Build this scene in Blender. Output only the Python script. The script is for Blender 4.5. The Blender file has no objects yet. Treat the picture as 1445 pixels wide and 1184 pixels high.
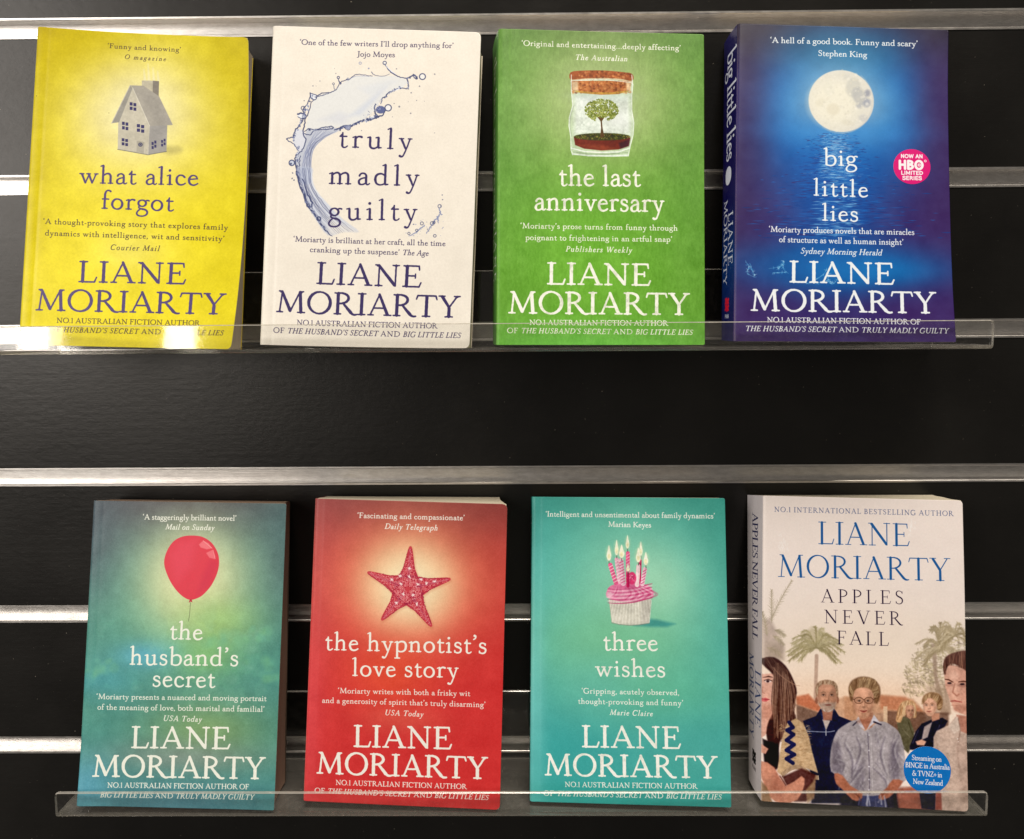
import bpy, math, random
import numpy as np
from mathutils import Matrix, Vector

SC = bpy.context.scene
COL = SC.collection
MM = 0.001

# ------------------------------------------------------------------ camera
cam_d = bpy.data.cameras.new('camera')
cam_d.sensor_width = 36.0
cam_d.lens = 28.65
cam_d.clip_start = 0.01
cam_d.clip_end = 50.0
cam = bpy.data.objects.new('camera', cam_d)
COL.objects.link(cam)
RC = [[0.9999386, -0.0096738, 0.0053962], [0.0089225, 0.9920965, 0.12516], [-0.0065643, -0.1251041, 0.9921219]]
cam.matrix_world = Matrix(((RC[0][0], RC[0][2], -RC[0][1], 0.0),
                           (RC[1][0], RC[1][2], -RC[1][1], -0.5614608),
                           (RC[2][0], RC[2][2], -RC[2][1], -0.1901141),
                           (0, 0, 0, 1)))
SC.camera = cam

# ------------------------------------------------------------------ world and lamps (indoor shop light)
w = bpy.data.worlds.new('World')
SC.world = w
w.use_nodes = True
w.node_tree.nodes['Background'].inputs[0].default_value = (1.0, 0.90, 0.78, 1)
w.node_tree.nodes['Background'].inputs[1].default_value = 0.11


def lamp(name, loc, target, sx, sy, watts, col=(1.0, 0.91, 0.80)):
    d = bpy.data.lights.new(name, 'AREA')
    d.shape = 'RECTANGLE'
    d.size = sx
    d.size_y = sy
    d.energy = watts
    d.color = col
    o = bpy.data.objects.new(name, d)
    COL.objects.link(o)
    o.location = loc
    o.rotation_euler = (Vector(target) - Vector(loc)).to_track_quat('-Z', 'Y').to_euler()
    return o


lamp('window_light', (-2.3, -2.3, 0.62), (0, 0, -0.2), 1.5, 1.7, 54, (1.0, 0.92, 0.84))
lamp('ceiling_light', (0.40, -1.20, 2.25), (0, -0.05, -0.35), 1.7, 0.8, 92, (1.0, 0.90, 0.77))
lamp('strip_light', (-1.89, -2.75, -0.12), (-0.3, 0, -0.2), 0.10, 0.7, 3.0)
lamp('strip_light', (-1.31, -2.75, -0.12), (-0.2, 0, -0.2), 0.12, 0.8, 5)

SC.view_settings.view_transform = 'Standard'
SC.view_settings.look = 'None'
SC.view_settings.exposure = 0.0
SC.view_settings.gamma = 1.0
SC.render.engine = 'CYCLES'
SC.cycles.max_bounces = 10
SC.cycles.transparent_max_bounces = 24
SC.cycles.use_denoising = True
SC.cycles.sample_clamp_indirect = 6.0

# ------------------------------------------------------------------ lettering: a stroke-built old-style serif
NUM = {'T': 6.4, 't': 2.9, 's': 2.3, 'n': 5.0, 'm': 4.0}
UP = {
 'A': (84, "l 11 2 42 99 t t;l 40 99 72 2 5 T;l 21 34 60 34 t t;f 1 24 0;f 58 86 0"),
 'B': (66, "l 17 0 17 100 T T;f 3 30 0;h 3 25 100;c 17 98 60 102 62 55 20 53 t T t;c 20 53 72 56 72 -2 17 2 t T t"),
 'C': (78, "c 70 82 50 110 6 104 7 50 t 5 T;c 7 50 7 -8 52 -6 72 16 T 5 t;l 71 80 71 96 t s"),
 'D': (90, "l 18 0 18 100 T T;f 3 26 0;h 3 26 100;c 18 98 58 102 82 84 82 50 t 4 T;c 82 50 82 16 58 -2 18 2 T 4 t"),
 'E': (68, "l 17 0 17 100 T T;f 3 24 0;h 3 24 100;l 17 98 58 98 t t;l 57 98 59 80 t s;l 17 52 46 52 t t;l 46 61 46 42 s s;l 17 2 60 2 t t;l 60 2 66 21 t s"),
 'F': (62, "l 17 0 17 100 T T;f 3 32 0;h 3 24 100;l 17 98 56 98 t t;l 56 98 58 80 t s;l 17 52 45 52 t t;l 45 61 45 42 s s"),
 'G': (86, "c 70 82 50 110 6 104 7 50 t 5 T;c 7 50 7 -8 50 -6 72 7 T 5 t;l 72 6 72 40 5 5;h 60 84 42;l 71 80 71 96 t s"),
 'H': (90, "l 18 0 18 100 T T;l 72 0 72 100 T T;l 18 52 72 52 t t;f 4 32 0;h 4 32 100;f 58 86 0;h 58 86 100"),
 'I': (36, "l 18 0 18 100 T T;f 3 33 0;h 3 33 100"),
 'J': (36, "l 20 100 20 6 T T;c 20 8 20 -16 8 -22 -4 -20 T 4 t;h 5 34 100"),
 'K': (80, "l 17 0 17 100 T T;f 3 31 0;h 3 31 100;l 66 98 20 48 t t;l 28 56 70 2 4 T;h 54 76 100;f 58 84 0"),
 'L': (64, "l 17 0 17 100 T T;f 3 24 0;h 3 33 100;l 17 2 57 2 t t;l 57 2 63 24 t s"),
 'M': (106, "l 15 2 22 98 t t;l 20 98 53 6 5 T;l 52 5 84 98 t t;l 84 98 90 0 T T;f 3 28 0;f 76 105 0;h 9 24 100;h 82 98 100"),
 'N': (92, "l 18 0 18 96 t t;l 15 98 74 4 5.5 T;l 75 2 75 100 t t;f 5 32 0;h 3 20 100;h 62 88 100"),
 'O': (90, "o 45 50 38 50 t T 10"),
 'P': (64, "l 17 0 17 100 T T;f 3 32 0;h 3 25 100;c 17 98 68 104 70 42 18 46 t T t"),
 'R': (80, "l 17 0 17 100 T T;f 3 31 0;h 3 25 100;c 17 98 66 104 66 46 18 50 t T t;l 36 50 66 6 4 T;c 64 9 70 1 76 -2 84 1 5 4 t"),
 'S': (56, "c 46 80 44 104 8 108 10 76 t t 4;c 10 76 12 50 48 56 47 26 4 T 4;c 47 26 46 -8 8 -4 8 20 4 t t;l 46 80 46 95 t s;l 8 20 8 5 t s"),
 'T': (76, "l 38 0 38 98 T T;f 23 53 0;l 6 97 70 97 t t;l 6 97 2 80 t s;l 70 97 74 80 t s"),
 'U': (88, "l 17 98 17 34 T T;c 17 34 17 -12 70 -12 71 34 T t t;l 71 34 71 98 t t;h 3 31 100;h 58 84 100"),
 'V': (84, "l 12 98 43 1 T 5;l 43 1 72 98 t t;h 0 26 100;h 60 84 100"),
 'W': (118, "l 12 98 38 1 T 5;l 38 1 60 84 t t;l 56 98 80 1 T 5;l 80 1 104 98 t t;h 0 26 100;h 44 66 100;h 92 116 100"),
 'Y': (78, "l 12 98 39 46 T 5;l 39 46 66 98 t t;l 39 46 39 0 T T;f 24 54 0;h 0 25 100;h 54 78 100"),
 'Z': (70, "l 10 97 60 97 t t;l 60 97 9 3 5 5;l 8 3 62 3 t t;l 10 97 7 80 t s;l 62 3 65 22 t s"),
 '1': (34, "l 17 0 17 98 5 5;f 5 29 0;l 16 98 6 88 t s"),
 'a': (46, "c 9 44 12 62 34 62 34 42 4 t 4.5;l 34 42 34 8 n n;c 34 8 36 -2 42 -1 47 6 4 t s;c 34 36 20 33 6 28 7 12 t t n;c 7 12 8 -5 26 -3 34 11 n t t"),
 'b': (56, "l 12 104 12 3 n n;l 2 98 12 105 s s;c 12 44 26 66 52 62 51 29 t 4 5.5;c 51 29 51 -6 22 -6 12 6 5.5 t t"),
 'c': (45, "c 39 45 30 64 6 60 7 28 4.5 t 5.4;c 7 28 8 -6 32 -4 42 10 5.4 4 t"),
 'd': (57, "l 43 104 43 4 n n;l 33 98 43 105 s s;c 43 46 32 64 6 62 6 28 t 4 5.5;c 6 28 7 -6 32 -4 43 10 5.5 t t;l 43 3 54 4 4 s"),
 'e': (46, "l 9 33 40 37 t t;c 40 37 39 62 8 66 7 28 t t 5.4;c 7 28 8 -6 32 -4 42 10 5.4 4 t"),
 'f': (33, "l 14 0 14 80 n n;c 14 80 14 108 30 108 36 99 n t 4.2;l 4 55 30 55 t t;f 2 28 0"),
 'g': (50, "o 22 38 15.5 18 t 4.8 0;c 34 50 40 57 46 55 49 53 t t 3.6;c 13 23 4 15 10 8 24 5 t t 4;c 24 5 54 2 50 -35 22 -36 4.4 4.4 t;c 22 -36 -6 -35 0 -8 16 4 t 4 t"),
 'h': (60, "l 14 0 14 104 n n;l 4 98 14 105 s s;c 14 42 28 64 45 62 45 38 t 4 n;l 45 38 45 0 n n;f 2 26 0;f 34 57 0"),
 'i': (30, "l 15 0 15 56 n n;l 4 51 14 57 s s;f 3 27 0;l 14 82 14 82.5 6.2 6.2"),
 'j': (28, "l 15 56 15 -12 n n;c 15 -12 14 -36 4 -40 -5 -35 n t 4;l 5 52 15 57 s s;l 14 82 14 82.5 6.2 6.2"),
 'k': (57, "l 14 0 14 104 n n;l 4 98 14 105 s s;l 43 54 16 27 t t;l 22 32 47 2 4 n;h 33 53 56;f 39 59 0;f 2 26 0"),
 'l': (30, "l 15 0 15 104 n n;l 4 98 15 105 s s;f 3 27 0"),
 'm': (91, "l 14 0 14 56 n n;l 4 51 14 57 s s;c 14 42 26 64 43 62 43 38 t 4 n;l 43 38 43 0 n n;c 43 42 56 64 74 62 74 38 t 4 n;l 74 38 74 0 n n;f 2 26 0;f 32 54 0;f 63 86 0"),
 'n': (60, "l 14 0 14 56 n n;l 4 51 14 57 s s;c 14 42 28 64 45 62 45 38 t 4 n;l 45 38 45 0 n n;f 2 26 0;f 34 57 0"),
 'o': (54, "o 27 28.5 20.5 29 t 5.4 10"),
 'p': (57, "l 13 56 13 -38 n n;l 3 51 13 57 s s;c 13 44 28 66 52 62 51 29 t 4 5.5;c 51 29 50 -6 24 -6 13 6 5.5 t t;f 1 27 -40"),
 'r': (41, "l 14 0 14 56 n n;l 4 51 14 57 s s;c 14 42 20 58 28 60 37 54 t 3.4 4.6;f 2 28 0"),
 's': (39, "c 31 46 30 62 6 64 8 43 t t 4;c 8 43 10 30 34 34 33 16 4 n 4;c 33 16 32 -6 6 -4 6 12 4 t t;l 31 46 31 54 t s;l 6 12 6 3 t s"),
 't': (35, "l 15 74 15 12 2.8 n;c 15 12 15 -4 27 -4 34 7 n t s;l 5 55 31 55 t t;l 5 55 15 70 s s"),
 'u': (59, "l 13 55 13 18 n n;c 13 18 13 -6 34 -6 44 12 n 4 t;l 44 55 44 4 n n;l 44 3 55 4 4 s;l 3 53 13 57 s s;l 34 53 44 57 s s"),
 'v': (51, "l 10 55 27 1 n 4;l 27 1 42 55 t t;h 0 21 56;h 33 52 56"),
 'w': (79, "l 10 55 26 1 n 4;l 26 1 41 52 t t;l 38 55 54 1 n 4;l 54 1 69 55 t t;h 0 21 56;h 28 48 56;h 60 79 56"),
 'x': (52, "l 10 54 42 2 n n;l 42 54 10 2 t t;h 1 21 56;h 32 51 56;f 1 20 0;f 31 52 0"),
 'y': (52, "l 10 55 28 2 n 4;c 43 55 36 24 28 -10 20 -31 t t t;c 20 -31 16 -40 10 -38 7 -34 t 4 5;h 0 21 56;h 34 52 56"),
 'z': (46, "l 7 54 38 54 t t;l 38 54 8 3 4 4;l 7 3 40 3 t t;l 7 54 6 44 t s;l 40 3 42 14 t s"),
 '\u2018': (20, "l 11 84 11 84.5 5.5 5.5;c 6 84 5 92 8 100 15 104 t t s"),
 '\u2019': (20, "l 9 98 9 98.5 5.5 5.5;c 14 98 15 90 12 82 5 78 t t s"),
 ',': (22, "l 9 5 9 5.5 5.5 5.5;c 14 5 15 -3 12 -10 5 -14 t t s"),
 '.': (24, "l 11 5 11 5.5 6 6"),
 '-': (32, "l 6 29 27 29 3.6 3.6"),
 '+': (60, "l 30 12 30 68 3.5 3.5;l 4 40 56 40 3.5 3.5"),
 '&': (84, "c 46 78 44 104 16 104 18 78 4 t 4;c 18 78 20 56 50 30 74 2 4 T 5;c 24 56 -6 40 0 -2 32 -2 t T 4;c 32 -2 56 -2 66 30 66 46 4 t t;h 54 80 50"),
 ' ': (26, ""),
}
SANS = {
 'A': (72, "l 8 5 36 95 w w;l 36 95 64 5 w w;l 18 34 54 34 w w"),
 'B': (70, "l 14 5 14 95 w w;c 14 95 64 97 64 54 14 54 w w w;c 14 54 70 56 70 3 14 5 w w w"),
 'D': (76, "l 14 5 14 95 w w;c 14 95 84 96 84 4 14 5 w w w"),
 'E': (62, "l 14 5 14 95 w w;l 14 95 54 95 w w;l 14 51 50 51 w w;l 14 5 54 5 w w"),
 'H': (76, "l 14 5 14 95 w w;l 62 5 62 95 w w;l 14 51 62 51 w w"),
 'I': (30, "l 15 5 15 95 w w"),
 'L': (58, "l 14 5 14 95 w w;l 14 5 52 5 w w"),
 'M': (90, "l 14 5 14 95 w w;l 14 95 45 20 w w;l 45 20 76 95 w w;l 76 95 76 5 w w"),
 'N': (76, "l 14 5 14 95 w w;l 14 95 62 5 w w;l 62 5 62 95 w w"),
 'O': (84, "o 42 50 33 46 w w 0"),
 'P': (66, "l 14 5 14 95 w w;c 14 95 66 97 66 44 14 46 w w w"),
 'R': (70, "l 14 5 14 95 w w;c 14 95 66 97 66 48 14 50 w w w;l 36 50 62 5 w w"),
 'S': (64, "c 54 78 46 106 6 100 10 72 w w w;c 10 72 14 48 56 58 55 27 w w w;c 55 27 52 -8 10 -2 8 24 w w w"),
 'T': (64, "l 32 5 32 95 w w;l 6 95 58 95 w w"),
 'W': (100, "l 8 95 28 5 w w;l 28 5 50 90 w w;l 50 90 72 5 w w;l 72 5 92 95 w w"),
 ' ': (34, ""),
}
_glyphs = {}


def glyph(ch, style):
    """segments (x0,y0,x1,y1,r0,r1) in cap heights, and the advance"""
    key = (ch, style)
    if key in _glyphs:
        return _glyphs[key]
    thin = style == 'light'
    table = SANS if style == 'sans' else UP
    adv, spec = table.get(ch, table.get(ch.upper(), table[' ']))
    val = dict(NUM)
    val['w'] = 8.5
    if thin:
        val.update({'T': 5.0, 't': 1.7, 's': 1.2, 'n': 3.6})

    def g(s):
        return val[s] if s in val else float(s)
    segs = []
    for part in spec.split(';'):
        a = part.split()
        if not a:
            continue
        k, v = a[0], [g(t) for t in a[1:]]
        if k == 'l':
            n = 4
            L = math.hypot(v[2] - v[0], v[3] - v[1])
            if L > 8 and style != 'sans':
                e0 = max(0, v[4] - 2.2) * .95 / L
                e1 = max(0, v[5] - 2.2) * .95 / L
                v = [v[0] + (v[2] - v[0]) * e0, v[1] + (v[3] - v[1]) * e0, v[2] - (v[2] - v[0]) * e1, v[3] - (v[3] - v[1]) * e1, v[4], v[5]]
            for i in range(n):
                p, q = i / n, (i + 1) / n
                segs.append((v[0] + (v[2] - v[0]) * p, v[1] + (v[3] - v[1]) * p, v[0] + (v[2] - v[0]) * q, v[1] + (v[3] - v[1]) * q,
                             v[4] + (v[5] - v[4]) * p, v[4] + (v[5] - v[4]) * q))
        elif k == 'c':
            pts = []
            n = 10
            for i in range(n + 1):
                s = i / n
                b = ((1 - s) ** 3, 3 * s * (1 - s) ** 2, 3 * s * s * (1 - s), s ** 3)
                x = sum(b[j] * v[2 * j] for j in range(4))
                y = sum(b[j] * v[2 * j + 1] for j in range(4))
                r = v[8] * (1 - s) ** 2 + 2 * v[9] * s * (1 - s) + v[10] * s * s
                r = (v[8] * max(0, 1 - 2 * s) + v[9] * (1 - abs(2 * s - 1)) + v[10] * max(0, 2 * s - 1)) * .5 + r * .5
                pts.append((x, y, r))
            for p, q in zip(pts, pts[1:]):
                segs.append((p[0], p[1], q[0], q[1], p[2], q[2]))
        elif k == 'o':
            cx, cy, rx, ry, r0, r1, tilt = v
            pts = []
            n = 24
            for i in range(n + 1):
                th = 2 * math.pi * i / n
                wv = abs(math.cos(th - math.radians(-tilt)))
                pts.append((cx + rx * math.cos(th), cy + ry * math.sin(th), r0 + (r1 - r0) * wv ** 1.4))
            for p, q in zip(pts, pts[1:]):
                segs.append((p[0], p[1], q[0], q[1], p[2], q[2]))
        elif k in 'fh':
            x0, x1, y = v
            up = 1 if k == 'f' else -1
            s = val['s']
            yy = y + up * s
            mid = (x0 + x1) / 2
            segs.append((x0 + s, yy, x1 - s, yy, s, s))
            if not thin:
                segs.append((x0 + s + 4, yy + up * .4, mid, yy + up * 4.5, s * .7, s))
                segs.append((x1 - s - 4, yy + up * .4, mid, yy + up * 4.5, s * .7, s))
    arr = np.array(segs, np.float32).reshape(-1, 6) / 100.0
    _glyphs[key] = (arr, adv / 100.0)
    return _glyphs[key]


# ------------------------------------------------------------------ printed sheets, in cover millimetres; front artwork is given in image pixels
RNG = np.random.default_rng(7)


def noise(h, w_, cell, octs=4, seed=1, aniso=1.0):
    r = np.random.default_rng(seed)
    out = np.zeros((h, w_), np.float32)
    amp, tot = 1.0, 0.0
    for o in range(octs):
        ch, cw = int(h / cell) + 3, int(w_ / (cell * aniso)) + 3
        g = r.random((ch, cw), dtype=np.float32)
        ys = np.linspace(0, ch - 1.001, h)
        xs = np.linspace(0, cw - 1.001, w_)
        yi, xi = ys.astype(int), xs.astype(int)
        fy, fx = (ys - yi)[:, None], (xs - xi)[None, :]
        fy, fx = fy * fy * (3 - 2 * fy), fx * fx * (3 - 2 * fx)
        a, b = g[yi][:, xi], g[yi][:, xi + 1]
        c, d = g[yi + 1][:, xi], g[yi + 1][:, xi + 1]
        out += amp * ((a * (1 - fx) + b * fx) * (1 - fy) + (c * (1 - fx) + d * fx) * fy)
        tot += amp
        amp *= 0.55
        cell = max(1.2, cell / 2)
    return out / tot - 0.5


class Sheet:
    def __init__(s, wmm, hmm, res=6.5, H=None, colour=(255, 255, 255)):
        s.w, s.h, s.res = wmm, hmm, res
        s.W, s.Hh = int(round(wmm * res)), int(round(hmm * res))
        s.img = np.empty((s.Hh, s.W, 3), np.float32)
        s.img[:] = np.array(colour, np.float32)
        s.H = H
        s.view = (1.0, 0.0, 0.0)
        s.tex = None
        s.Y, s.X = np.mgrid[0:s.Hh, 0:s.W].astype(np.float32)
        s.X = (s.X + .5) / res
        s.Y = (s.Y + .5) / res

    def p(s, x, y):                                   # zoomed image-crop pixels -> mm on the cover, by homography
        k, ox, oy = s.view
        x, y = x / k + ox, y / k + oy
        a = s.H
        d = a[6] * x + a[7] * y + 1.0
        return ((a[0] * x + a[1] * y + a[2]) / d, (a[3] * x + a[4] * y + a[5]) / d)

    def k(s):                                         # one zoomed image-crop pixel in mm
        a, b = s.p(700, 500), s.p(800, 500)
        return math.hypot(a[0] - b[0], a[1] - b[1]) / 100

    def box(s, x0, y0, x1, y1, pad):
        a = max(0, int((x0 - pad) * s.res)); b = min(s.W, int((x1 + pad) * s.res) + 2)
        c = max(0, int((y0 - pad) * s.res)); d = min(s.Hh, int((y1 + pad) * s.res) + 2)
        return a, b, c, d

    def blend(s, bx, m, colour):
        a, b, c, d = bx
        col = np.array(colour, np.float32)
        if s.tex is not None and m.size < s.W * s.Hh * .5:      # painterly variation inside every printed shape
            col = col * (1 + s.tex[c:d, a:b, None])
        m = m[..., None]
        s.img[c:d, a:b] = s.img[c:d, a:b] * (1 - m) + col * m

    def segs(s, S, colour, alpha=1.0, soft=0.0, rough=0.0):
        """union of tapered strokes; S rows x0,y0,x1,y1,r0,r1 in mm"""
        S = np.asarray(S, np.float32).reshape(-1, 6)
        if not len(S):
            return
        R = S[:, 4:].max()
        bx = s.box(min(S[:, 0].min(), S[:, 2].min()), min(S[:, 1].min(), S[:, 3].min()),
                   max(S[:, 0].max(), S[:, 2].max()), max(S[:, 1].max(), S[:, 3].max()), R + soft + .4)
        a, b, c, d = bx
        if b <= a or d <= c:
            return
        X, Y = s.X[c:d, a:b], s.Y[c:d, a:b]
        D = np.full(X.shape, 1e3, np.float32)
        for x0, y0, x1, y1, r0, r1 in S:
            pad = max(r0, r1) + soft + .4
            i0 = max(0, int((min(x0, x1) - pad) * s.res) - a); i1 = max(0, int((max(x0, x1) + pad) * s.res) + 2 - a)
            j0 = max(0, int((min(y0, y1) - pad) * s.res) - c); j1 = max(0, int((max(y0, y1) + pad) * s.res) + 2 - c)
            x, y = X[j0:j1, i0:i1], Y[j0:j1, i0:i1]
            if x.size == 0:
                continue
            dx, dy = x1 - x0, y1 - y0
            L2 = dx * dx + dy * dy + 1e-9
            tt = np.clip(((x - x0) * dx + (y - y0) * dy) / L2, 0, 1)
            dist = np.hypot(x - x0 - tt * dx, y - y0 - tt * dy) - (r0 + (r1 - r0) * tt)
            D[j0:j1, i0:i1] = np.minimum(D[j0:j1, i0:i1], dist)
        if rough:
            D = D + rough * (np.sin(X * 2.6 + 1.7 * np.sin(Y * 1.3)) + np.sin(Y * 2.1 + 1.3 * np.sin(X * 1.1)))
        wd = 1.0 / s.res + 2 * soft
        s.blend(bx, np.clip(.5 - D / wd, 0, 1) * alpha, colour)

    def line(s, pts, r, colour, alpha=1.0, soft=0.0, mm=False):
        q = [(x, y) if mm else s.p(x, y) for x, y in pts]
        kk = 1.0 if mm else s.k()
        rr = [r] * len(q) if not isinstance(r, (list, tuple)) else list(np.interp(np.linspace(0, 1, len(q)), np.linspace(0, 1, len(r)), r))
        s.segs([(q[i][0], q[i][1], q[i + 1][0], q[i + 1][1], rr[i] * kk, rr[i + 1] * kk) for i in range(len(q) - 1)], colour, alpha, soft * kk)

    def dot(s, x, y, r, colour, alpha=1.0, soft=0.0):
        s.line([(x, y), (x + .01, y)], r, colour, alpha, soft)

    def poly(s, pts, colour, alpha=1.0, soft=0.0, smooth=0):
        if smooth:
            pts = curve(pts, True, smooth)
        q = np.array([s.p(x, y) for x, y in pts], np.float32)
        sf = soft * s.k()
        bx = s.box(q[:, 0].min(), q[:, 1].min(), q[:, 0].max(), q[:, 1].max(), sf * 1.5 + .4)
        a, b, c, d = bx
        if b <= a or d <= c:
            return
        X, Y = s.X[c:d, a:b], s.Y[c:d, a:b]
        D = np.full(X.shape, 1e6, np.float32)
        ins = np.zeros(X.shape, bool)
        n = len(q)
        for i in range(n):
            x0, y0 = q[i]; x1, y1 = q[(i + 1) % n]
            dx, dy = x1 - x0, y1 - y0
            tt = np.clip(((X - x0) * dx + (Y - y0) * dy) / (dx * dx + dy * dy + 1e-9), 0, 1)
            D = np.minimum(D, (X - x0 - tt * dx) ** 2 + (Y - y0 - tt * dy) ** 2)
            if y0 != y1:
                cr = ((y0 > Y) != (y1 > Y)) & (X < (x1 - x0) * (Y - y0) / (y1 - y0) + x0)
                ins ^= cr
        D = np.sqrt(D)
        D[ins] *= -1
        s.blend(bx, np.clip(.5 - D / (1.0 / s.res + 2 * sf), 0, 1) * alpha, colour)

    def oval(s, cx, cy, rx, ry, colour, alpha=1.0, soft=0.0, rot=0.0):
        c, d = math.cos(math.radians(rot)), math.sin(math.radians(rot))
        pts = []
        for i in range(28):
            th = 2 * math.pi * i / 28
            x, y = rx * math.cos(th), ry * math.sin(th)
            pts.append((cx + x * c - y * d, cy + x * d + y * c))
        s.poly(pts, colour, alpha, soft)

    def glow(s, cx, cy, rx, ry, colour, alpha=1.0, power=2.0):
        x, y = s.p(cx, cy)
        kk = s.k()
        d = ((s.X - x) / (rx * kk)) ** 2 + ((s.Y - y) / (ry * kk)) ** 2
        s.blend((0, s.W, 0, s.Hh), np.exp(-d ** (power / 2)) * alpha, colour)

    def blur(s, n, y0=0.0):
        j = int(y0 * s.res)
        a = s.img[j:]
        for _ in range(n):
            q = np.pad(a, ((1, 1), (1, 1), (0, 0)), 'edge')
            q = (q[:-2] + 2 * q[1:-1] + q[2:]) / 4
            a = (q[:, :-2] + 2 * q[:, 1:-1] + q[:, 2:]) / 4
        s.img[j:] = a

    def mottle(s, amp, seed=1):
        s.tex = amp * (noise(s.Hh, s.W, 46, 4, seed) * 1.5 + noise(s.Hh, s.W, 9, 3, seed + 1) * 1.3)

    def grain(s, amount, cell=40, octs=5, seed=3, tint=(1, 1, 1), aniso=1.0):
        n = noise(s.Hh, s.W, cell, octs, seed, aniso)
        s.img += (n[..., None] * 2 * amount) * np.array(tint, np.float32)

    def text(s, string, x0, y0, x1, y1, size, colour, style='roman', bold=0.0, mm=False, rough=0.0, alpha=1.0, wide=1.36):
        """baseline from (x0,y0) to (x1,y1); size = cap height"""
        a = (x0, y0) if mm else s.p(x0, y0)
        b = (x1, y1) if mm else s.p(x1, y1)
        cap = size if mm else size * s.k()
        L = math.hypot(b[0] - a[0], b[1] - a[1])
        ux, uy = (b[0] - a[0]) / L, (b[1] - a[1]) / L
        vx, vy = uy, -ux
        runs = []
        st = style
        for ch in string:
            if ch == '{':
                st = 'italic'
            elif ch == '}':
                st = 'roman'
            else:
                runs.append((ch, st))
        nat, wid = 0.0, []
        for ch, st in runs:
            arr, adv = glyph(ch, 'roman' if st == 'italic' else st)
            if st == 'italic':
                adv *= .86
            wid.append(adv)
            nat += adv
        nat_mm = nat * cap
        gaps = max(1, len(runs) - 1)
        track = (L - nat_mm) / gaps
        xs = 1.0
        want = .035 * cap                      # natural letter space; the rest goes into wider letters first
        if L < nat_mm + want * gaps:
            want = -.02 * cap
        xs = min(wide if style != 'light' else 1.2, max(.7, (L - want * gaps) / nat_mm))
        track = (L - nat_mm * xs) / gaps
        pen = 0.0
        for (ch, st), adv in zip(runs, wid):
            arr, _ = glyph(ch, 'roman' if st == 'italic' else st)
            if len(arr):
                g = arr.copy()
                sx = xs * (.86 if st == 'italic' else 1.0)
                sh = .24 if st == 'italic' else 0.0
                P = []
                for i in (0, 2):
                    gx = (g[:, i] * sx + g[:, i + 1] * sh) * cap + pen
                    gy = g[:, i + 1] * cap
                    P += [a[0] + gx * ux + gy * vx, a[1] + gx * uy + gy * vy]
                S = np.stack(P + [(g[:, 4] + bold) * cap, (g[:, 5] + bold) * cap], 1)
                s.segs(S, colour, alpha, rough=rough * cap)
            pen += adv * xs * cap + track

    def material(s, name, rough=.36, bump=.25):
        px = np.clip(s.img, 0, 255) / 255.0
        lin = np.where(px <= .04045, px / 12.92, ((px + .055) / 1.055) ** 2.4)
        lin = np.clip(lin * INK - .012, 0.002, .88)
        rgb = np.where(lin <= .0031308, lin * 12.92, 1.055 * lin ** (1 / 2.4) - .055)
        out = np.ones((s.Hh, s.W, 4), np.float32)
        out[..., :3] = rgb[::-1]
        im = bpy.data.images.new(name, s.W, s.Hh, alpha=False)
        im.pixels.foreach_set(out.ravel())
        im.update()
        im.pack()
        m, nt, bs = new_mat(name, (1, 1, 1), rough, 0.0, .3)
        tx = nt.nodes.new('ShaderNodeTexImage')
        tx.image = im
        tx.extension = 'EXTEND'
        uv = nt.nodes.new('ShaderNodeUVMap')
        uv.uv_map = 'print'
        nt.links.new(uv.outputs[0], tx.inputs[0])
        # fine paper / ink mottling over the print
        tc = nt.nodes.new('ShaderNodeTexCoord')
        nz = nt.nodes.new('ShaderNodeTexNoise')
        nz.inputs['Scale'].default_value = 900
        nz.inputs['Detail'].default_value = 3
        nt.links.new(tc.outputs['Object'], nz.inputs['Vector'])
        mr = nt.nodes.new('ShaderNodeMapRange')
        mr.inputs['To Min'].default_value = .93
        mr.inputs['To Max'].default_value = 1.07
        nt.links.new(nz.outputs[0], mr.inputs[0])
        vm = nt.nodes.new('ShaderNodeVectorMath')
        vm.operation = 'SCALE'
        nt.links.new(tx.outputs[0], vm.inputs[0])
        nt.links.new(mr.outputs[0], vm.inputs['Scale'])
        nt.links.new(vm.outputs[0], bs.inputs['Base Color'])
        n2 = nt.nodes.new('ShaderNodeTexNoise')
        n2.inputs['Scale'].default_value = 45
        n2.inputs['Detail'].default_value = 4
        nt.links.new(tc.outputs['Object'], n2.inputs['Vector'])
        bp = nt.nodes.new('ShaderNodeBump')
        bp.inputs['Strength'].default_value = bump
        bp.inputs['Distance'].default_value = .0006
        nt.links.new(n2.outputs[0], bp.inputs['Height'])
        nt.links.new(bp.outputs[0], bs.inputs['Normal'])
        m2 = nt.nodes.new('ShaderNodeMapRange')
        m2.inputs['To Min'].default_value = rough - .07
        m2.inputs['To Max'].default_value = rough + .09
        nt.links.new(n2.outputs[0], m2.inputs[0])
        nt.links.new(m2.outputs[0], bs.inputs['Roughness'])
        return m


def curve(pts, closed=False, n=6):
    out = []
    N = len(pts)
    rng = range(N if closed else N - 1)
    for i in rng:
        g = (lambda j: pts[j % N]) if closed else (lambda j: pts[min(max(j, 0), N - 1)])
        p0, p1, p2, p3 = g(i - 1), g(i), g(i + 1), g(i + 2)
        for j in range(n):
            t = j / n
            out.append(tuple(.5 * (2 * p1[a] + (p2[a] - p0[a]) * t + (2 * p0[a] - 5 * p1[a] + 4 * p2[a] - p3[a]) * t * t
                                   + (3 * p1[a] - p0[a] - 3 * p2[a] + p3[a]) * t ** 3) for a in (0, 1)))
    if not closed:
        out.append(pts[-1])
    return out


# printed colours are stored as reflectances (the warm shop light is taken out of them)
INK = np.array([.87, .945, 1.06], np.float32)


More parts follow.
